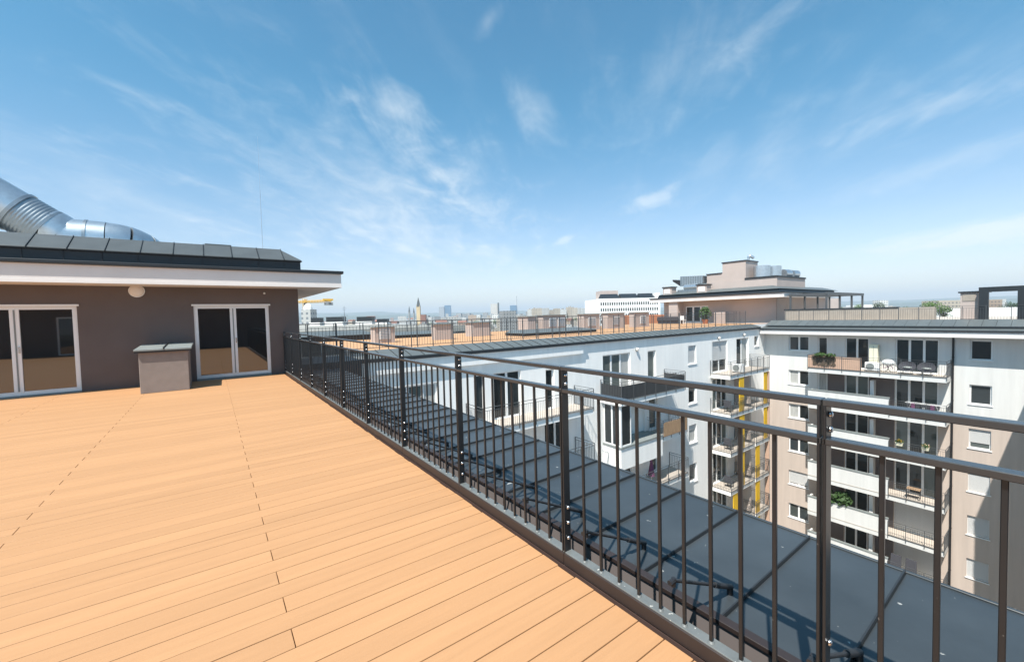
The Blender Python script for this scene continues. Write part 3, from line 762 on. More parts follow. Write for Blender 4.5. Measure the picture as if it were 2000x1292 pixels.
# ------------------------------------------------------------------ south wing (just outside the frame; it shades the far right)
sw = empty('south_wing', (22, 0, GZ), 'beige apartment wing casting the shadow at the far right', 'building')
FSo = lambda a, d, z: (a, -0.80 + d, z)
sh = [(x, x + 1.6, -2.4 - ST * k, -1.0 - ST * k) for k in range(6) for x in (13, 17, 21, 25, 29)]
facade(MB(), FSo, 12.0, 33.0, GZ, -0.1, sh, 0.15).box(12, 33, -11, -1.0, GZ, -0.1).build('wall', 'beige', sw)
for h in sh: window(FSo, sw, *h, 2)
MB().box(33, 40, -11, 0.66, GZ, -0.1).build('bay', 'beige', sw)
MB().box(11.9, 33, -11.1, -0.78, -0.1, 0.05).build('roof', 'roofgrey', sw)
MB().box(33, 40, -11.1, 0.69, -0.1, 0.05).build('bay_roof', 'roofgrey', sw)

# ------------------------------------------------------------------ white wing roof terrace
TZ = 0.2
td = structure(MB().poly([(4.9, 17.3, TZ), (42.2, 17.3, TZ), (42.2, 29.5, TZ), (4.9, 29.5, TZ)]).build('roof_terrace', 'terracedeck'))
tr = empty('terrace_railing', (20, 17.45, TZ), 'dark bar railing above the grey roof edge of the white wing', 'railing')
stuff(balcony_rail(MB(), [(3.0, 17.5, 0), (38.6, 17.5, 0)], 0.26, 1.40, 0.13).build('bars', 'balrail', tr))
for k in range(21):
    MB().box(4.0 + 1.73 * k, 4.035 + 1.73 * k, 17.487, 17.513, TZ, 1.43).build('post', 'balrail', tr)
fr_ = empty('far_railing', (18, 29.3, TZ), 'thin dark railing along the far side of the roof terrace', 'railing')
fm = MB()
for z in (1.30, 0.95): fm.box(3.0, 36, 29.3, 29.33, z, z + 0.03)
for k in range(20): fm.box(3.2 + 1.7 * k, 3.25 + 1.7 * k, 29.29, 29.34, TZ, 1.33)
fm.build('bars', 'balrail', fr_)
# vent blocks
vg = 'rendered vent blocks on the roof terrace'
def ventblock(x0, x1, y0, y1, zt, label, louvres=(), mat_='rose', side=False):
    o = empty('vent_block', ((x0 + x1) / 2, (y0 + y1) / 2, TZ), label, 'vent block', vg)
    MB().box(x0, x1, y0, y1, TZ + 0.002, zt - 0.06).build('body', mat_, o)
    MB().box(x0 - 0.08, x1 + 0.08, y0 - 0.08, y1 + 0.08, zt - 0.06, zt).build('cap', 'capmetal', o)
    for (a, b, c, d) in louvres:
        l = MB().box(a, b, y0 - 0.03, y0 + 0.01, c, d).build('louvre', 'whiteplastic', o)
        mm = MB(); n = 7
        for i in range(n):
            z = c + (d - c) * (i + 0.5) / n
            mm.hexa([(a + 0.04, y0 - 0.05, z - 0.02), (b - 0.04, y0 - 0.05, z - 0.02), (b - 0.04, y0 - 0.032, z), (a + 0.04, y0 - 0.032, z), (a + 0.04, y0 - 0.05, z - 0.012), (b - 0.04, y0 - 0.05, z - 0.012), (b - 0.04, y0 - 0.032, z + 0.012), (a + 0.04, y0 - 0.032, z + 0.012)])
        mm.build('slats', 'galvdark', l)
    return o
ventblock(7.2, 8.32, 22.6, 23.35, 1.12, 'vent block with white louvre, leftmost on the roof terrace', [(7.45, 8.05, 0.40, 1.0)])
ventblock(10.6, 11.75, 22.2, 22.7, 1.16, 'plain rose vent block, second from the left on the roof terrace')
ventblock(14.0, 15.4, 23.6, 24.6, 1.16, 'wide plain vent block, third from the left on the roof terrace')
ventblock(18.55, 19.3, 23.5, 24.7, 1.46, 'narrow tall vent block, fourth from the left on the roof terrace')
ventblock(20.0, 22.3, 23.5, 24.2, 1.52, 'wide vent block with two louvres beside the narrow tall one', [(20.6, 21.3, 0.6, 1.25), (21.5, 22.2, 0.6, 1.25)])
ventblock(24.3, 26.2, 23.5, 24.2, 1.53, 'vent block with one louvre, sixth from the left on the terrace', [(24.8, 25.7, 0.5, 1.2)])
ventblock(27.2, 29.4, 23.5, 24.2, 1.56, 'vent block with one louvre, second from the right on the terrace', [(27.9, 28.7, 0.5, 1.2)])
ventblock(30.8, 32.9, 23.5, 24.1, 1.56, 'vent block with one louvre, nearest the far penthouse', [(31.6, 32.4, 0.5, 1.2)])
# low dark roofs behind the blocks
def lowroof(x0, x1, y0, y1, z0, z1, label):
    o = empty('low_roof', ((x0 + x1) / 2, (y0 + y1) / 2, TZ), label, 'roof')
    MB().box(x0, x1, y0, y1, TZ + 0.003, z0).build('upstand', 'darkmetal', o)
    MB().hexa([(x0 - .06, y0 - .06, z0), (x1 + .06, y0 - .06, z0), (x1 + .06, y1, z0), (x0 - .06, y1, z0), (x0, y0 + .1, z0 + 0.05), (x1, y0 + .1, z0 + 0.05), (x1 - .3, y1 - .2, z1), (x0 + .3, y1 - .2, z1)]).build('cover', 'roofgrey', o)
lowroof(2.5, 8.6, 27.2, 29.0, 0.55, 0.8, 'low dark roof behind the leftmost vent block')
lowroof(9.2, 14.0, 26.8, 29.2, 0.40, 0.55, 'low dark roof between the second and third vent blocks')
lowroof(15.9, 22.5, 20.5, 22.6, 0.38, 0.55, 'low dark roof in front of the tall vent blocks')

# ------------------------------------------------------------------ far penthouse on the corner
fp = empty('far_penthouse', (46, 22, 0.3), 'rose penthouse with white eaves and stepped tower on the far roof corner', 'penthouse')
FX = 43.0
FP = lambda a, d, z: (FX - d, a, z)
fh = [(23.3, 25.9, 0.30, 2.05)]
facade(MB(), FP, 16.7, 28.6, 0.1, 2.6, fh, 0.15).build('wall', 'rose', fp)
window(FP, fp, 23.3, 25.9, 0.30, 2.05, 3, name='glazed_door', fw=0.10, depth=0.05, sill=False)
MB().box(FX, 56, 16.68, 16.72, 0.1, 2.6).build('side_wall', 'rose', fp); MB().box(FX, 56, 28.6, 28.64, 0.1, 2.6).build('side_wall', 'rose', fp)
MB().box(41.9, FX + 0.1, 26.2, 27.3, 0.2, 2.6).build('pillar', 'rose', fp)
MB().box(41.9, 42.05, 21.0, 22.1, 0.2, 1.35).build('screen_wall', 'rose', fp)
MB().box(41.7, 57, 15.6, 29.6, 2.60, 2.62).box(41.7, 41.78, 15.6, 29.6, 2.62, 2.98).box(41.78, 46, 15.6, 15.68, 2.62, 2.98).build('eave', 'fascia', fp)
MB().box(41.62, 57, 15.52, 29.7, 2.98, 3.10).build('gutter', 'darkmetal', fp, bev=0.01)
MB().hexa([(42.3, 16.2, 3.10), (57, 16.2, 3.10), (57, 29.0, 3.10), (42.3, 29.0, 3.10), (42.4, 16.3, 3.42), (57, 16.3, 3.42), (57, 28.9, 3.42), (42.4, 28.9, 3.42)]).build('roof_band', 'darkmetal', fp)
MB().hexa([(42.25, 16.15, 3.42), (58, 16.15, 3.42), (58, 28.9, 3.42), (42.25, 28.9, 3.42), (43.6, 17.3, 3.80), (57, 17.3, 3.80), (57, 28.2, 3.80), (43.6, 28.2, 3.80)]).build('roof', 'roofgrey', fp)
MB().box(44.0, 50.9, 17.05, 24.0, 3.7, 4.60).build('upper_block', 'rose', fp)
MB().box(43.93, 50.97, 16.98, 20.0, 4.60, 4.75).build('upper_coping', 'darkmetal', fp)
MB().box(44.05, 46.7, 19.94, 22.3, 4.55, 6.48).build('tower', 'rose', fp)
MB().box(43.98, 46.77, 19.87, 22.37, 6.48, 6.58).build('tower_coping', 'darkmetal', fp)
MB().box(44.05, 46.7, 22.3, 24.0, 4.55, 5.42).build('low_tower', 'rose', fp)
MB().box(43.98, 46.77, 22.37, 24.07, 5.42, 5.52).build('tower_coping', 'darkmetal', fp)
MB().tube((45.9, 20.5, 6.55), (45.9, 20.5, 7.0), 0.12, 10).path(arc((45.9, 20.5, 6.95), (45.9, 20.4, 7.3), (46.2, 20.1, 6.9), 6), 0.14, 10).build('vent_pipe', 'galv', fp, smooth=True)
def rooftank(x, y, z, r, h, label, horiz=False):
    o = empty('roof_duct', (x, y, z), label, 'duct')
    if horiz: MB().tube((x, y, z + r), (x + h, y - 0.2, z + r), r, 18).build('drum', 'galv', o, smooth=True)
    else: MB().tube((x, y, z), (x, y, z + h), r, 20).build('drum', 'galv', o, smooth=True)
    MB().box(x - r * 0.6, x + r * 0.6, y - r * 0.5, y + r * 0.5, z, z + 0.2).build('foot', 'galvdark', o)
rooftank(45.2, 18.9, 4.75, 0.75, 1.15, 'tall upright galvanised drum on the far penthouse roof')
rooftank(46.9, 18.5, 4.75, 0.70, 1.15, 'second upright galvanised drum beside the stepped tower')
rooftank(48.7, 18.3, 4.75, 0.45, 0.9, 'lying galvanised duct in the middle of the far roof', True)
rooftank(50.0, 18.0, 4.75, 0.42, 0.8, 'short lying galvanised duct at the right end of the far roof', True)
# intake duct and small vent boxes on the near roof slope
dk = empty('roof_duct', (44, 26, 3.7), 'ribbed rectangular air intake duct with black mouth on the far penthouse roof', 'duct')
MB().hexa([(43.6, 24.2, 4.55), (44.6, 24.2, 4.55), (44.6, 26.6, 4.5), (43.6, 26.9, 4.35), (43.6, 24.2, 5.35), (44.6, 24.2, 5.35), (44.6, 26.6, 5.5), (43.6, 26.9, 5.5)]).build('intake', 'galvdark', dk)
for k in range(9):
    y = 24.3 + 0.28 * k
    MB().box(43.55, 43.6, y, y + 0.05, 4.5, 5.4).build('rib', 'galv', dk)
MB().hexa([(43.6, 26.9, 4.4), (44.6, 26.7, 4.5), (44.5, 27.6, 5.0), (43.5, 27.8, 5.0), (43.6, 26.9, 5.0), (44.6, 26.7, 5.1), (44.5, 27.6, 5.2), (43.5, 27.8, 5.2)]).build('mouth', 'black', dk)
MB().tube((43.4, 24.6, 4.2), (43.4, 26.2, 4.2), 0.32, 14).build('duct', 'galv', dk, smooth=True)
MB().box(43.2, 44.2, 24.3, 27.0, 3.6, 3.95).build('base', 'galvdark', dk)
for n_, (y0, y1, lab) in enumerate(((27.3, 28.4, 'small vent box with grille at the left end of the far penthouse roof'), (23.2, 24.3, 'small vent box with grille below the low tower on the far roof'))):
    o = empty('vent_block', (42.8, y0, 3.4), lab, 'vent block')
    MB().box(42.5, 43.4, y0, y1, 3.40, 4.25).build('body', 'rose', o)
    MB().box(42.4, 43.5, y0 - 0.08, y1 + 0.08, 4.25, 4.36).build('cap', 'darkmetal', o)
    MB().box(42.47, 42.5, y0 + 0.2, y1 - 0.2, 3.6, 4.1).build('louvre', 'whiteplastic', o)
# pergola right of the far penthouse
pg = empty('pergola', (46, 15, 0.42), 'dark steel pergola beside the far penthouse', 'pergola')
A0 = spot(1552, 600, 38.6); A1 = spot(1655, 600, 42.0)
px0, px1, py0, py1 = 42.3, 52.2, 12.6, 15.3
for x in (px0, 45.6, 48.9, px1):
    for y in (py0, py1):
        MB().box(x - 0.07, x + 0.07, y - 0.07, y + 0.07, 0.42, 2.62).build('post', 'balrail', pg)
for y in (py0, py1): MB().box(px0 - 0.1, px1 + 0.1, y - 0.09, y + 0.09, 2.62, 2.86).build('beam', 'balrail', pg)
for k in range(9):
    x = px0 + (px1 - px0) * k / 8
    MB().box(x - 0.06, x + 0.06, py0 + 0.09, py1 - 0.09, 2.64, 2.82).build('rafter', 'balrail', pg)
# chimney block and dark portal at the right
cb_ = empty('chimney_block', (42.0, 4.3, 0.42), 'beige chimney block with dark cap beside the black portal frame', 'chimney')
MB().box(41.4, 42.6, 3.95, 4.75, 0.42, 2.30).build('body', 'rose', cb_)
MB().box(41.3, 42.7, 3.9, 4.85, 2.30, 2.40).build('cap', 'darkmetal', cb_)
MB().box(41.37, 41.40, 4.05, 4.65, 1.75, 2.2).build('louvre', 'slat', cb_)
pf = empty('portal_frame', (41.2, 2.5, 0.42), 'black portal frame of a roof pavilion at the right edge', 'pavilion')
MB().box(40.95, 41.35, 3.45, 3.88, 0.42, 2.30).build('post', 'darkmetal', pf); MB().box(40.95, 41.35, 1.7, 2.25, 0.42, 2.30).build('post', 'darkmetal', pf)
MB().box(40.95, 41.35, -2.0, 3.88, 2.30, 2.62).build('lintel', 'darkmetal', pf)
MB().box(41.35, 44.5, 3.6, 3.88, 2.32, 2.60).build('side_beam', 'darkmetal', pf)
MB().box(42.6, 42.8, -2, 2.0, 0.42, 2.30).build('back_wall', 'rose', pf)

# ------------------------------------------------------------------ plants and furniture
def leafball(mb, c, r, n, leaf, flat=1.0, rng=random):
    for _ in range(n):
        while True:
            p = Vector((rng.uniform(-1, 1), rng.uniform(-1, 1), rng.uniform(-1, 1)))
            if 0.15 < p.length < 1: break
        p = Vector((p.x * r, p.y * r, p.z * r * flat)) + Vector(c)
        u = Vector((rng.uniform(-1, 1), rng.uniform(-1, 1), rng.uniform(-1, 1))).normalized()
        w = u.orthogonal().normalized(); s = leaf * rng.uniform(0.6, 1.3)
        mb.poly([p - u * s, p + w * s * 0.5, p + u * s, p - w * s * 0.5])
    return mb
po = empty('potted_shrub', (40.9, 22.5, TZ), 'leafy shrub in a terracotta pot by the far penthouse door', 'plant')
MB().tube((40.9, 22.5, TZ), (40.9, 22.5, 0.65), 0.22, 14, 0.32).build('pot', 'terracotta', po, smooth=True)
leafball(leafball(MB(), (40.9, 22.5, 1.25), 0.62, 260, 0.14), (40.9, 22.5, 1.6), 0.35, 90, 0.13).build('foliage', 'leaf', po)
so = empty('outdoor_sofa', (40.6, 25.3, TZ), 'dark outdoor sofa in front of the far penthouse door', 'sofa')
MB().box(40.2, 41.0, 25.1, 27.6, TZ, 0.55).build('seat', 'fabric', so, bev=0.05)
MB().box(40.1, 40.3, 25.1, 27.6, 0.5, 0.98).build('backrest', 'fabric', so, bev=0.05)
MB().box(40.2, 41.0, 25.0, 25.2, 0.5, 0.8).build('armrest', 'fabric', so, bev=0.04); MB().box(40.2, 41.0, 27.5, 27.7, 0.5, 0.8).build('armrest', 'fabric', so, bev=0.04)
wc = empty('plastic_chair', (40.4, 23.0, TZ), 'small white plastic chair beside the dark sofa', 'chair')
MB().box(40.15, 40.6, 24.4, 24.85, 0.6, 0.65).build('seat', 'whiteplastic', wc)
MB().box(40.15, 40.2, 24.4, 24.85, 0.65, 1.05).build('backrest', 'whiteplastic', wc)
for dx in (40.17, 40.55):
    for dy in (24.42, 24.8): MB().box(dx, dx + 0.04, dy, dy + 0.04, TZ, 0.6).build('leg', 'whiteplastic', wc)
# right block, top balcony
zt = -3.22
fbx = empty('flower_box', (38.5, 11.6, zt + 1.0), 'long flower box with trailing green plants on the top right balcony', 'flower box')
MB().box(38.42, 38.62, 10.95, 12.4, zt + 0.92, zt + 1.08).build('box', 'bark', fbx)
leafball(leafball(MB(), (38.5, 11.9, zt + 1.1), 0.36, 160, 0.09, 0.45), (38.5, 11.2, zt + 1.08), 0.36, 120, 0.09, 0.4).build('foliage', 'leaf', fbx)
mt_ = MB()
for _ in range(260):
    y = random.uniform(10.9, 12.35); z = zt + 0.95 - random.random() ** 1.5 * 0.65
    mt_.poly([(38.52, y, z), (38.50, y + 0.05, z - 0.05), (38.53, y + 0.01, z - 0.14), (38.55, y - 0.04, z - 0.06)])
mt_.build('trailing_stems', 'bark', fbx)
def aircon(x, y, z, label):
    o = empty('air_conditioner', (x, y, z), label, 'air conditioner')
    MB().box(x, x + 0.32, y - 0.42, y + 0.42, z + 0.06, z + 0.66).build('casing', 'whiteplastic', o, bev=0.02)
    MB().tube((x - 0.004, y + 0.1, z + 0.36), (x - 0.016, y + 0.1, z + 0.36), 0.24, 20).build('fan_grille', 'capmetal', o)
    for s in (-0.35, 0.3): MB().box(x, x + 0.32, y + s, y + s + 0.05, z, z + 0.06).build('foot', 'black', o)
    return o
aircon(39.0, 8.85, zt, 'white air conditioner unit on the top right balcony')
aircon(32.6, 15.4, -3.3, 'white air conditioner unit on the corner balcony below the roof') 
cab = empty('cabinet', (39.5, 8.9, zt), 'tall cream cabinet against the wall on the top right balcony', 'cabinet')
MB().box(39.45, 39.9, 8.62, 9.12, zt, zt + 1.95).build('body', 'cream', cab, bev=0.01)
MB().box(39.43, 39.45, 8.86, 8.88, zt + 0.1, zt + 1.85).build('door_gap', 'capmetal', cab)
bk = empty('bicycle', (39.2, 7.95, zt), 'bicycle under a pale cover on the top right balcony', 'bicycle')
for y in (7.72, 8.25):
    ring = MB().path([Vector((39.2, y + 0.26 * math.cos(t * math.pi / 8), zt + 0.30 + 0.26 * math.sin(t * math.pi / 8))) for t in range(17)], 0.02, 6)
    ring.build('wheel', 'black', bk)
MB().tube((39.2, 7.72, zt + 0.3), (39.2, 8.0, zt + 0.75), 0.02).tube((39.2, 8.25, zt + 0.3), (39.2, 7.95, zt + 0.4), 0.02).tube((39.2, 8.25, zt + 0.3), (39.2, 8.2, zt + 0.85), 0.02).tube((39.2, 7.95, zt + 0.4), (39.2, 8.2, zt + 0.75), 0.02).build('frame', 'purple', bk)
MB().ball((39.2, 7.98, zt + 0.72), 0.16, 0.36, 0.22, 14, 8).build('cover', 'whiteplastic', bk, smooth=True)
def roundchair(x, y, z, label):
    o = empty('lounge_chair', (x, y, z), label, 'chair')
    m = MB(); n = 20
    for k in range(n):                     # shallow round shell leaning back
        t0, t1 = 2 * math.pi * k / n, 2 * math.pi * (k + 1) / n
        c = Vector((x + 0.18, y, z + 0.48))
        r = lambda t, q, dx: Vector((x + dx + 0.25 * math.sin(t) * q, y + 0.46 * math.cos(t) * q, z + 0.55 + 0.34 * math.sin(t) * q))
        m.poly([c, r(t0, .6, .06), r(t1, .6, .06)]); m.poly([r(t0, .6, .06), r(t0, 1, -.06), r(t1, 1, -.06), r(t1, .6, .06)])
    m.build('shell', 'fabric', o, smooth=True)
    MB().ball((x + 0.02, y, z + 0.45), 0.2, 0.26, 0.09, 12, 6).build('cushion', 'capmetal', o, smooth=True)
    for a, b in ((-.25, -.25), (-.25, .25), (.25, -.25), (.25, .25)): MB().tube((x + a, y + b, z), (x + a * .4, y + b * .7, z + 0.42), 0.015).build('leg', 'black', o)
roundchair(39.1, 6.95, zt, 'round dark lounge chair, left of the pair on the top right balcony')
roundchair(39.1, 6.0, zt, 'round dark lounge chair, right of the pair on the top right balcony')
# drying rack on the second balcony
z2 = -3.22 - ST
dr = empty('drying_rack', (39.0, 6.1, z2), 'drying rack with dark laundry on the second right balcony', 'drying rack')
MB().tube((38.8, 7.0, z2), (39.2, 6.7, z2 + 0.95), 0.015).tube((39.2, 7.0, z2), (38.8, 6.7, z2 + 0.95), 0.015).build('legs', 'whiteplastic', dr); MB().tube((38.8, 5.2, z2), (39.2, 5.5, z2 + 0.95), 0.015).tube((39.2, 5.2, z2), (38.8, 5.5, z2 + 0.95), 0.015).build('legs', 'whiteplastic', dr)
m = MB()
for k in range(8): m.tube((38.75 + 0.07 * k, 5.2, z2 + 0.95), (38.75 + 0.07 * k, 7.0, z2 + 0.95), 0.006, 5)
m.build('lines', 'whiteplastic', dr)
for k in range(7):
    y = 5.35 + 0.23 * k; h = random.uniform(0.2, 0.5); x = 38.76 + 0.07 * random.randint(0, 6)
    MB().hexa([(x - 0.02, y, z2 + 0.97 - h), (x + 0.02, y, z2 + 0.97 - h), (x + 0.03, y + 0.2, z2 + 0.95 - h), (x - 0.02, y + 0.2, z2 + 0.95 - h), (x - 0.01, y, z2 + 0.97), (x + 0.01, y, z2 + 0.97), (x + 0.01, y + 0.2, z2 + 0.97), (x - 0.01, y + 0.2, z2 + 0.97)]).build('garment', random.choice(['purple', 'fabric', 'whiteplastic', 'fabric']), dr)
z3 = -3.22 - 2 * ST
for k, (y, lab) in enumerate(((7.2, 'hanging flower pot with orange flowers, left on the third right balcony'), (5.9, 'hanging flower pot with pale flowers, right on the third right balcony'))):
    o = empty('flower_pot', (38.45, y, z3 + 0.85), lab, 'flower pot')
    MB().hexa([(38.36, y - 0.16, z3 + 0.82), (38.52, y - 0.16, z3 + 0.82), (38.52, y + 0.16, z3 + 0.82), (38.36, y + 0.16, z3 + 0.82), (38.33, y - 0.2, z3 + 1.05), (38.55, y - 0.2, z3 + 1.05), (38.55, y + 0.2, z3 + 1.05), (38.33, y + 0.2, z3 + 1.05)]).build('pot', 'cream', o)
    leafball(MB(), (38.44, y, z3 + 1.12), 0.22, 90, 0.07, 0.6).build('foliage', 'leaf', o)
    leafball(MB(), (38.44, y, z3 + 1.17), 0.2, 30, 0.05, 0.6).build('flowers', 'craneyellow' if k == 0 else 'peach', o)
z4 = -3.22 - 3 * ST
tb = empty('balcony_table', (39.1, 6.6, z4), 'small wooden balcony table on the fourth right balcony', 'table')
MB().box(38.85, 39.35, 6.2, 6.9, z4 + 0.68, z4 + 0.72).build('tabletop', 'reed', tb)
for dx in (38.88, 39.3):
    for dy in (6.23, 6.85): MB().box(dx, dx + 0.03, dy, dy + 0.03, z4, z4 + 0.68).build('leg', 'black', tb)
z5 = -3.22 - 4 * ST
sp_ = empty('balcony_plant', (38.9, 10.9, z5), 'big dark leafy plant behind the parapet of the fifth right balcony', 'plant')
MB().tube((38.95, 10.6, z5), (38.95, 10.6, z5 + 0.4), 0.2, 12, 0.26).build('pot', 'terracotta', sp_, smooth=True)
MB().tube((38.95, 10.6, z5 + 0.4), (38.95, 10.6, z5 + 1.2), 0.03).build('stem', 'bark', sp_)
leafball(leafball(MB(), (38.95, 10.5, z5 + 1.5), 0.6, 220, 0.16), (38.95, 11.3, z5 + 1.35), 0.6, 200, 0.15).build('foliage', 'leafdark', sp_)
z6 = -3.22 - 5 * ST
for y, lab in ((7.4, 'folded black chair, left of the pair on the lowest right balcony'), (6.6, 'folded black chair, right of the pair on the lowest right balcony')):
    o = empty('folded_chair', (38.8, y, z6), lab, 'chair')
    MB().hexa([(38.75, y - 0.3, z6 + 0.7), (38.8, y - 0.3, z6 + 0.7), (38.8, y + 0.3, z6 + 0.7), (38.75, y + 0.3, z6 + 0.7), (38.9, y - 0.28, z6 + 1.5), (38.95, y - 0.28, z6 + 1.5), (38.95, y + 0.28, z6 + 1.5), (38.9, y + 0.28, z6 + 1.5)]).build('backrest', 'fabric', o, bev=0.015)
    MB().box(38.75, 39.15, y - 0.28, y + 0.28, z6 + 0.42, z6 + 0.47).build('seat', 'fabric', o)
    for s in (-0.27, 0.25): MB().box(38.76, 38.79, y + s, y + s + 0.02, z6, z6 + 0.7).box(39.12, 39.15, y + s, y + s + 0.02, z6, z6 + 0.42).build('leg', 'black', o)
# furniture on the corner balconies of the white wing
for k in range(1, 5):
    z = -3.3 - ST * k
    o = empty('balcony_chair', (32.0, 15.6, z), 'dark garden chair on the %s corner balcony from the top' % ('second', 'third', 'fourth', 'fifth')[k - 1], 'chair')
    MB().box(31.3, 31.8, 15.3, 15.8, z + 0.40, z + 0.46).build('seat', 'fabric', o)
    MB().box(31.3, 31.36, 15.3, 15.8, z + 0.46, z + 0.92).build('backrest', 'fabric', o)
    for dx in (31.32, 31.75):
        for dy in (15.32, 15.75): MB().box(dx, dx + 0.03, dy, dy + 0.03, z, z + 0.4).build('leg', 'black', o)
um = empty('folded_parasol', (21.9, 15.6, -9.2), 'folded purple parasol under the glazed bay', 'parasol')
MB().tube((21.9, 15.6, -9.1), (21.9, 15.6, -7.6), 0.02).build('pole', 'whiteplastic', um)
MB().tube((21.9, 15.6, -8.7), (21.9, 15.6, -7.6), 0.22, 10, 0.04).build('canopy', 'purple', um, smooth=True)

# ------------------------------------------------------------------ big flat-roofed hall to the left
hall = empty('flat_roof_hall', (20, 60, GZ), 'long low building with pale flat roof beyond the roof terrace', 'building')
MB().box(-20, 34, 52, 150, GZ, -0.5).build('wall', 'citygrey', hall)
MB().box(-20.5, 34.4, 51.6, 150.4, -0.5, 0.0).build('roof', 'flatroof', hall)
MB().box(-20.3, 34.2, 51.8, 52.3, 0.0, 0.32).box(-20.3, 34.2, 149.6, 150.1, 0.0, 0.32).build('parapet', 'flatroof', hall)
for k in range(14):
    MB().box(-10 + 2.6 * k, -8 + 2.6 * k, 51.9, 51.99, -2.6, -1.0).build('window', 'farglass', hall)
for i, (x0, x1, yt, yb, dpt) in enumerate(((604, 624, 606, 621, 120), (634, 669, 604, 620, 118), (694, 726, 605, 620, 118), (733, 755, 609, 619, 116))):
    lab = 'dark glazed roof unit on a white base, %s from the left on the hall roof' % ('first', 'second', 'third', 'fourth')[i]
    a, b = spot(x0, yb, dpt), spot(x1, yb, dpt)
    w = (b - a).length; h = (yb - yt) * dpt / F_PX
    o = empty('roof_unit', ((a.x + b.x) / 2, (a.y + b.y) / 2, 0), lab, 'roof unit')
    ang = math.atan2(b.y - a.y, b.x - a.x)
    m = MB().box(-w / 2, w / 2, 0, 3, 0, h * 0.38); ob = m.build('base', 'white', None, loc=(0, 0, 0)); ob.parent = o
    m = MB().box(-w / 2 + 0.3, w / 2 - 0.1, 0.2, 2.8, h * 0.38, h); ob = m.build('glazing', 'darkmetal', None, loc=(0, 0, 0)); ob.parent = o
    o.rotation_euler.z = ang

# ------------------------------------------------------------------ far city
def cbox(name, x0, x1, ytop, depth, material, label, cat='building', group=None, thick=None, roof=None, rot=0.0, base=GZ):
    """a building `depth` metres away that spans x0..x1 in view with its roof line at ytop"""
    a, b = spot(x0, ytop, depth), spot(x1, ytop, depth)
    w = Vector((b.x - a.x, b.y - a.y)).length; zt = (a.z + b.z) / 2
    th = thick or w * 0.7
    o = empty(name, ((a.x + b.x) / 2, (a.y + b.y) / 2, base), label, cat, group)
    o.rotation_euler.z = math.atan2(b.y - a.y, b.x - a.x) + rot
    H = zt - base
    def add(m, nm, mt):
        ob = m.build(nm, mt, None, loc=(0, 0, 0)); ob.parent = o; return ob
    add(MB().box(-w / 2, w / 2, 0, th, 0, H), 'wall', material)
    if roof == 'gable':
        e = w * 0.03; r = min(w, th) * 0.32
        m = MB(); m.poly([(-w / 2 - e, -e, H), (w / 2 + e, -e, H), (w / 2 + e, th / 2, H + r), (-w / 2 - e, th / 2, H + r)])
        m.poly([(-w / 2 - e, th + e, H), (w / 2 + e, th + e, H), (w / 2 + e, th / 2, H + r), (-w / 2 - e, th / 2, H + r)])
        m.poly([(-w / 2, 0, H), (-w / 2, th, H), (-w / 2, th / 2, H + r)]); m.poly([(w / 2, 0, H), (w / 2, th, H), (w / 2, th / 2, H + r)])
        add(m, 'roof', 'redroof')
    elif roof == 'box':
        add(MB().box(-w * 0.2, w * 0.15, th * 0.2, th * 0.7, H, H + w * 0.08 + 1.2), 'roof_house', 'citygrey')
    return o, w, H, add
# office block with window rows and solar panels
o, w, H, add = cbox('office_block', 1168, 1292, 582, 130, 'white', 'white office block with rows of windows and solar panels behind the terrace', thick=16, rot=0.10)
for r_ in range(5):
    for k in range(26):
        x = -w / 2 + 0.5 + (w - 1) * k / 26
        z = H - 1.15 - 1.85 * r_
        ob = MB().box(x, x + (w - 1) / 26 * 0.55, -0.06, -0.02, z - 0.95, z).build('window', 'farglass', None, loc=(0, 0, 0)); ob.parent = o
for k in range(3):
    x = -w / 2 + 1.0 + k * w / 3.2
    add(MB().hexa([(x, 1, H), (x + w / 3.6, 1, H), (x + w / 3.6, 4, H), (x, 4, H), (x + .5, 1.1, H + .2), (x + w / 3.6 + .5, 1.1, H + .2), (x + w / 3.6 + .8, 4, H + 1.6), (x + .8, 4, H + 1.6)]), 'solar_panel', 'darkmetal')
add(MB().box(-w * 0.36, -w * 0.08, 6, 12, H, H + 2.8), 'roof_house', 'rose')
add(MB().box(w * 0.44, w * 0.5, 0.2, 3, H, H + 1.6), 'parapet', 'white')
# church
o, w, H, add = cbox('church', 813, 820, 599, 680, 'stonechurch', 'pale stone church tower with a dark pointed spire on the skyline', 'church', thick=6)
add(MB().hexa([(-w / 2, 0, H), (w / 2, 0, H), (w / 2, 6, H), (-w / 2, 6, H), (-.25, 2.8, H + 15.5), (.25, 2.8, H + 15.5), (.25, 3.2, H + 15.5), (-.25, 3.2, H + 15.5)]), 'spire', 'spire')
for s in (-1, 1): add(MB().tube((s * w * .42, .6, H), (s * w * .42, .6, H + 4), 0.7, 6, 0.05), 'pinnacle', 'stonechurch')
add(MB().box(w / 2, w / 2 + 9, 0, 8, 0, H - 13), 'nave', 'redroof')
for px, yt, dp, lab in ((799, 597, 900, 'slim dark spire just left of the church tower'), (808, 600, 950, 'shorter slim spire beside the church tower')):
    a = spot(px, yt, dp)
    o = empty('steeple', (a.x, a.y, GZ), lab, 'steeple')
    MB().tube((a.x, a.y, GZ), (a.x, a.y, a.z - 12), 2.2, 8).build('tower', 'citygrey', o)
    MB().tube((a.x, a.y, a.z - 12), (a.x, a.y, a.z), 2.0, 8, 0.15).build('spire', 'spire', o)
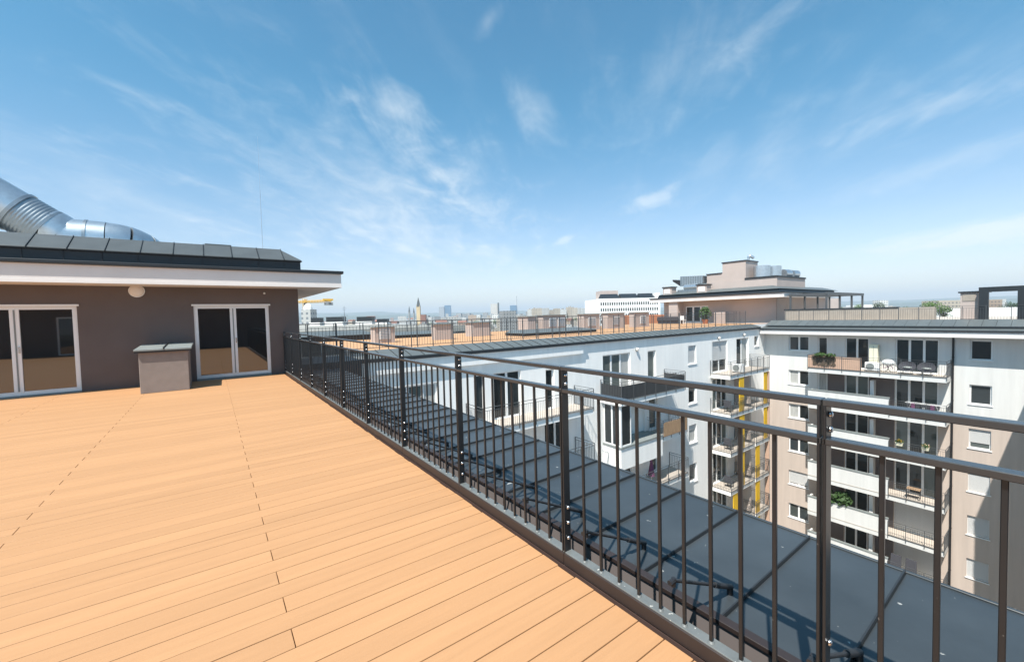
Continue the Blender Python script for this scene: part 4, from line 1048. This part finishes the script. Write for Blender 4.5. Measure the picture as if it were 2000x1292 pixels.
# towers
cbox('tower_block', 857, 867, 599, 1900, 'towergrey', 'left grey tower of the pair on the skyline', 'tower', thick=20)
cbox('tower_block', 868, 880, 596, 1950, 'towerblue', 'right bluish tower of the pair on the skyline', 'tower', thick=20)
cbox('tower_block', 958, 972, 593, 1700, 'towerbeige', 'pale slab tower with a dark side on the skyline', 'tower', thick=16)
cbox('tower_block', 971.5, 974.5, 591, 1695, 'spire', 'narrow dark stair tower beside the pale slab tower', 'tower', thick=16)
o, w, H, add = cbox('tower_block', 996, 1009, 596, 1600, 'towerblue', 'blue glass tower with a tall mast on the skyline', 'tower', thick=18)
add(MB().box(w / 2, w / 2 + 2.2, 4, 6.5, 0, H + 36), 'mast', 'towergrey')
# crane
a = spot(597, 620, 260); ztop = spot(597, 583, 260).z
cr = empty('tower_crane', (a.x, a.y, GZ), 'yellow tower crane behind the corner of the left penthouse', 'crane')
u = (spot(655, 620, 255) - a); u.z = 0; u.normalize(); wv = Vector((-u.y, u.x, 0))
def lattice(p, q, s, mt, nm, nseg):
    m = MB(); p, q = Vector(p), Vector(q); d = (q - p).normalized()
    n1 = d.orthogonal().normalized(); n2 = d.cross(n1)
    cs = [(n1 + n2) * s, (n1 - n2) * s, (-n1 - n2) * s, (-n1 + n2) * s]
    for c in cs: m.tube(p + c, q + c, 0.14, 5)
    for i in range(nseg):
        x, y = p.lerp(q, i / nseg), p.lerp(q, (i + 1) / nseg)
        for j in range(4): m.tube(x + cs[j], y + cs[(j + 1) % 4], 0.09, 4)
    return m.build(nm, mt, cr)
zj = spot(620, 588.5, 258).z
lattice((a.x, a.y, GZ), (a.x, a.y, ztop), 0.9, 'craneyellow', 'mast', 22)
lattice((a.x, a.y, zj), (a.x + u.x * 19, a.y + u.y * 19, zj), 0.55, 'craneyellow', 'counter_jib', 9)
lattice((a.x, a.y, zj), (a.x - u.x * 45, a.y - u.y * 45, zj), 0.55, 'craneyellow', 'jib', 20)
c = Vector((a.x, a.y, zj)) + u * 17
MB().box(c.x - 2.4, c.x + 2.4, c.y - 1, c.y + 1, c.z - 2.6, c.z - 0.8).build('counterweight', 'citygrey', cr)
MB().box(c.x - 3.2, c.x + 2.6, c.y - 1, c.y + 1, c.z + 0.3, c.z + 1.4).build('winch', 'craneyellow', cr)
MB().box(a.x - 0.9, a.x + 0.9, a.y - 2.2, a.y - 0.9, zj - 3.0, zj - 0.8).build('cab', 'darkmetal', cr)
o, w, H, add = cbox('domed_hall', 588, 606, 604, 250, 'citywhite', 'white domed building under the yellow crane', thick=8)
add(MB().ball((-0.5, 4, H), 2.6, 2.6, 3.8, 14, 8), 'dome', 'white')
# scattered city
rng = random.Random(11)
def skyline(xa, xb, n, dmin, dmax, group, words):
    for i in range(n):
        px = xa + (xb - xa) * (i + rng.random()) / n
        dp = dmin * (dmax / dmin) ** rng.random()
        hz = 630 - 0.0248 * (px - 412)
        wpx = rng.uniform(9, 24) * (700 / dp) ** 0.45
        hh = rng.gauss(-9.0, 4.5)                # roof height relative to the eye, metres
        if rng.random() < 0.08: hh += rng.uniform(6, 14)
        yt = hz - hh / dp * F_PX
        mt = rng.choice(['citywhite', 'citywhite', 'citybeige', 'cityorange', 'citygrey', 'citywhite'])
        rf = rng.choice([None, 'gable', 'box', None])
        kind = {'citywhite': 'white', 'citybeige': 'beige', 'cityorange': 'tan', 'citygrey': 'grey'}[mt]
        rl = {None: 'flat roofed', 'gable': 'red roofed', 'box': 'flat roofed'}[rf]
        cbox('city_building', px, px + wpx, yt, dp, mt, '%s %s building %s' % (kind, rl, words), 'building', group, roof=rf, rot=rng.uniform(-0.6, 0.6))
skyline(590, 1200, 130, 330, 3200, 'far city buildings beyond the roof terrace', 'in the far city beyond the roof terrace')
skyline(1640, 2010, 60, 330, 2600, 'far city buildings beyond the right block', 'in the far city beyond the right block')
for i in range(64):                      # denser belt of tall pale blocks about two kilometres out
    px = 815 + 370 * (i + rng.random()) / 64
    dp = rng.uniform(900, 2300); hz_ = 630 - 0.0248 * (px - 412)
    mt = rng.choice(['citywhite', 'citywhite', 'citybeige', 'citygrey'])
    cbox('city_building', px, px + rng.uniform(5, 15), hz_ - rng.uniform(-3, 7), dp, mt, '%s tall block in the distant belt of the city' % {'citywhite': 'white', 'citybeige': 'beige', 'citygrey': 'grey'}[mt], 'building', 'distant belt of tall blocks', roof=rng.choice([None, 'box']), rot=rng.uniform(-.5, .5))
# row of pale slab blocks on the skyline in the centre
gx = 1030
k = 0
while gx < 1172:
    wpx = rng.uniform(9, 17)
    cbox('slab_block', gx, gx + wpx, rng.uniform(599, 605), rng.uniform(820, 1000), rng.choice(['citywhite', 'citybeige', 'citywhite']), 'pale residential slab block in the row left of the office block', 'building', 'row of slab blocks', roof=rng.choice([None, 'box']), rot=rng.uniform(-.3, .3))
    gx += wpx * rng.uniform(0.8, 1.15)
cbox('apartment_slab', 1833, 1886, 586, 340, 'citybeige', 'long beige building behind the trees left of the black portal frame', thick=14)
cbox('apartment_slab', 1928, 1958, 585, 360, 'cityorange', 'beige building seen through the black portal frame', thick=14)
cbox('white_tower', 1718, 1735, 586, 520, 'citywhite', 'small white tower building on the right skyline', thick=10)
cbox('warehouse', 1850, 1892, 603, 150, 'white', 'white warehouse wall left of the black portal frame', thick=18)
cbox('warehouse', 1925, 2010, 600, 155, 'white', 'white warehouse wall seen through the black portal frame', thick=18)
cbox('warehouse', 1680, 1712, 595, 420, 'white', 'white low hall between the right skyline trees', thick=18)
cbox('annex_block', 1598, 1640, 583, 75, 'rose', 'rose block with windows behind the pergola', thick=8)
cbox('red_building', 1225, 1300, 615, 95, 'terracotta', 'low red building below the white office block', thick=8)
# trees
def tree(px, ytop, depth, wpx, label, material='leaffar', n=900):
    a = spot(px, ytop, depth)
    h = a.z - GZ; r = wpx * depth / F_PX / 2
    o = empty('tree', (a.x, a.y, GZ), label, 'tree', 'trees beyond the roofs')
    m = MB().tube((a.x, a.y, GZ), (a.x, a.y, a.z - r * 1.1), 0.45, 8, 0.22)
    for k in range(5):
        an = k * 1.256; m.tube((a.x, a.y, a.z - r * 1.6), (a.x + math.cos(an) * r * 0.6, a.y + math.sin(an) * r * 0.6, a.z - r * 0.7), 0.16, 6, 0.06)
    m.build('trunk', 'bark', o)
    m = MB(); rg = random.Random(int(px))
    for k in range(11):
        c = (a.x + rg.uniform(-.6, .6) * r, a.y + rg.uniform(-.6, .6) * r, a.z - r * rg.uniform(0.45, 1.5))
        leafball(m, c, r * rg.uniform(0.35, 0.55), n // 11, r * 0.085, 0.85, rg)
    leafball(m, (a.x, a.y, a.z - r * .45), r * 0.45, n // 8, r * 0.08, 1.0, rg)
    m.build('crown', material, o)
tree(1805, 592, 150, 34, 'round green tree, left of the clump before the long beige building')
tree(1824, 586, 160, 40, 'tallest green tree of the clump before the long beige building')
tree(1843, 595, 145, 30, 'small green tree, right of the clump before the long beige building')
tree(1717, 589, 260, 24, 'dark round tree in front of the small white tower building', 'leafdark')
tree(1675, 594, 230, 24, 'green tree just right of the pergola')
tree(1972, 588, 260, 30, 'dark tree seen through the black portal frame', 'leafdark')
tree(1992, 590, 250, 26, 'dark tree at the right edge behind the portal frame', 'leafdark')
tree(1770, 597, 330, 26, 'low green tree in the middle of the right skyline')
tree(1640, 597, 300, 22, 'green tree behind the pergola posts')

gt = 'small trees among the far city roofs'
for i in range(16):
    px = 830 + 340 * (i + rng.random()) / 16
    a = spot(px, 630 - 0.0248 * (px - 412) + rng.uniform(3, 8), rng.uniform(380, 700)); r = rng.uniform(3.0, 5.5)
    o = empty('tree', (a.x, a.y, GZ), 'small green tree among the far city roofs', 'tree', gt)
    MB().tube((a.x, a.y, GZ), (a.x, a.y, a.z - r), 0.4, 6, 0.2).build('trunk', 'bark', o)
    m = MB()
    for k in range(5): leafball(m, (a.x + rng.uniform(-.7, .7) * r, a.y + rng.uniform(-.7, .7) * r, a.z - r * rng.uniform(.5, 1.4)), r * .6, 45, r * .13, .8, rng)
    m.build('crown', 'leaffar', o)
for i, (x, y, h) in enumerate(((2.0, 70, 3.0), (9.0, 88, 4.0), (16.0, 64, 2.6), (24.0, 96, 4.5))):
    o = empty('antenna_mast', (x, y, 0.0), 'thin antenna mast, %s from the left on the pale hall roof' % ('first', 'second', 'third', 'fourth')[i], 'antenna')
    MB().tube((x, y, 0), (x, y, h), 0.05, 6).build('mast', 'galvdark', o)
    MB().box(x - 0.5, x + 0.5, y - 0.02, y + 0.02, h - 0.5, h - 0.45).box(x - 0.35, x + 0.35, y - 0.02, y + 0.02, h - 0.9, h - 0.85).build('crossbars', 'galvdark', o)

# ------------------------------------------------------------------ haze
hz = MB().box(-16000, 16000, -16000, 16000, GZ - 1, 330).build('haze', 'white'); stuff(hz)
hm = bpy.data.materials.new('air'); hm.use_nodes = True
t = hm.node_tree; t.nodes.clear()
pv = t.nodes.new('ShaderNodeVolumePrincipled'); pv.inputs['Color'].default_value = (0.80, 0.90, 1.0, 1)
pv.inputs['Density'].default_value = 0.00016; pv.inputs['Anisotropy'].default_value = 0.0
mo = t.nodes.new('ShaderNodeOutputMaterial'); t.links.new(pv.outputs[0], mo.inputs['Volume'])
hz.data.materials.clear(); hz.data.materials.append(hm)
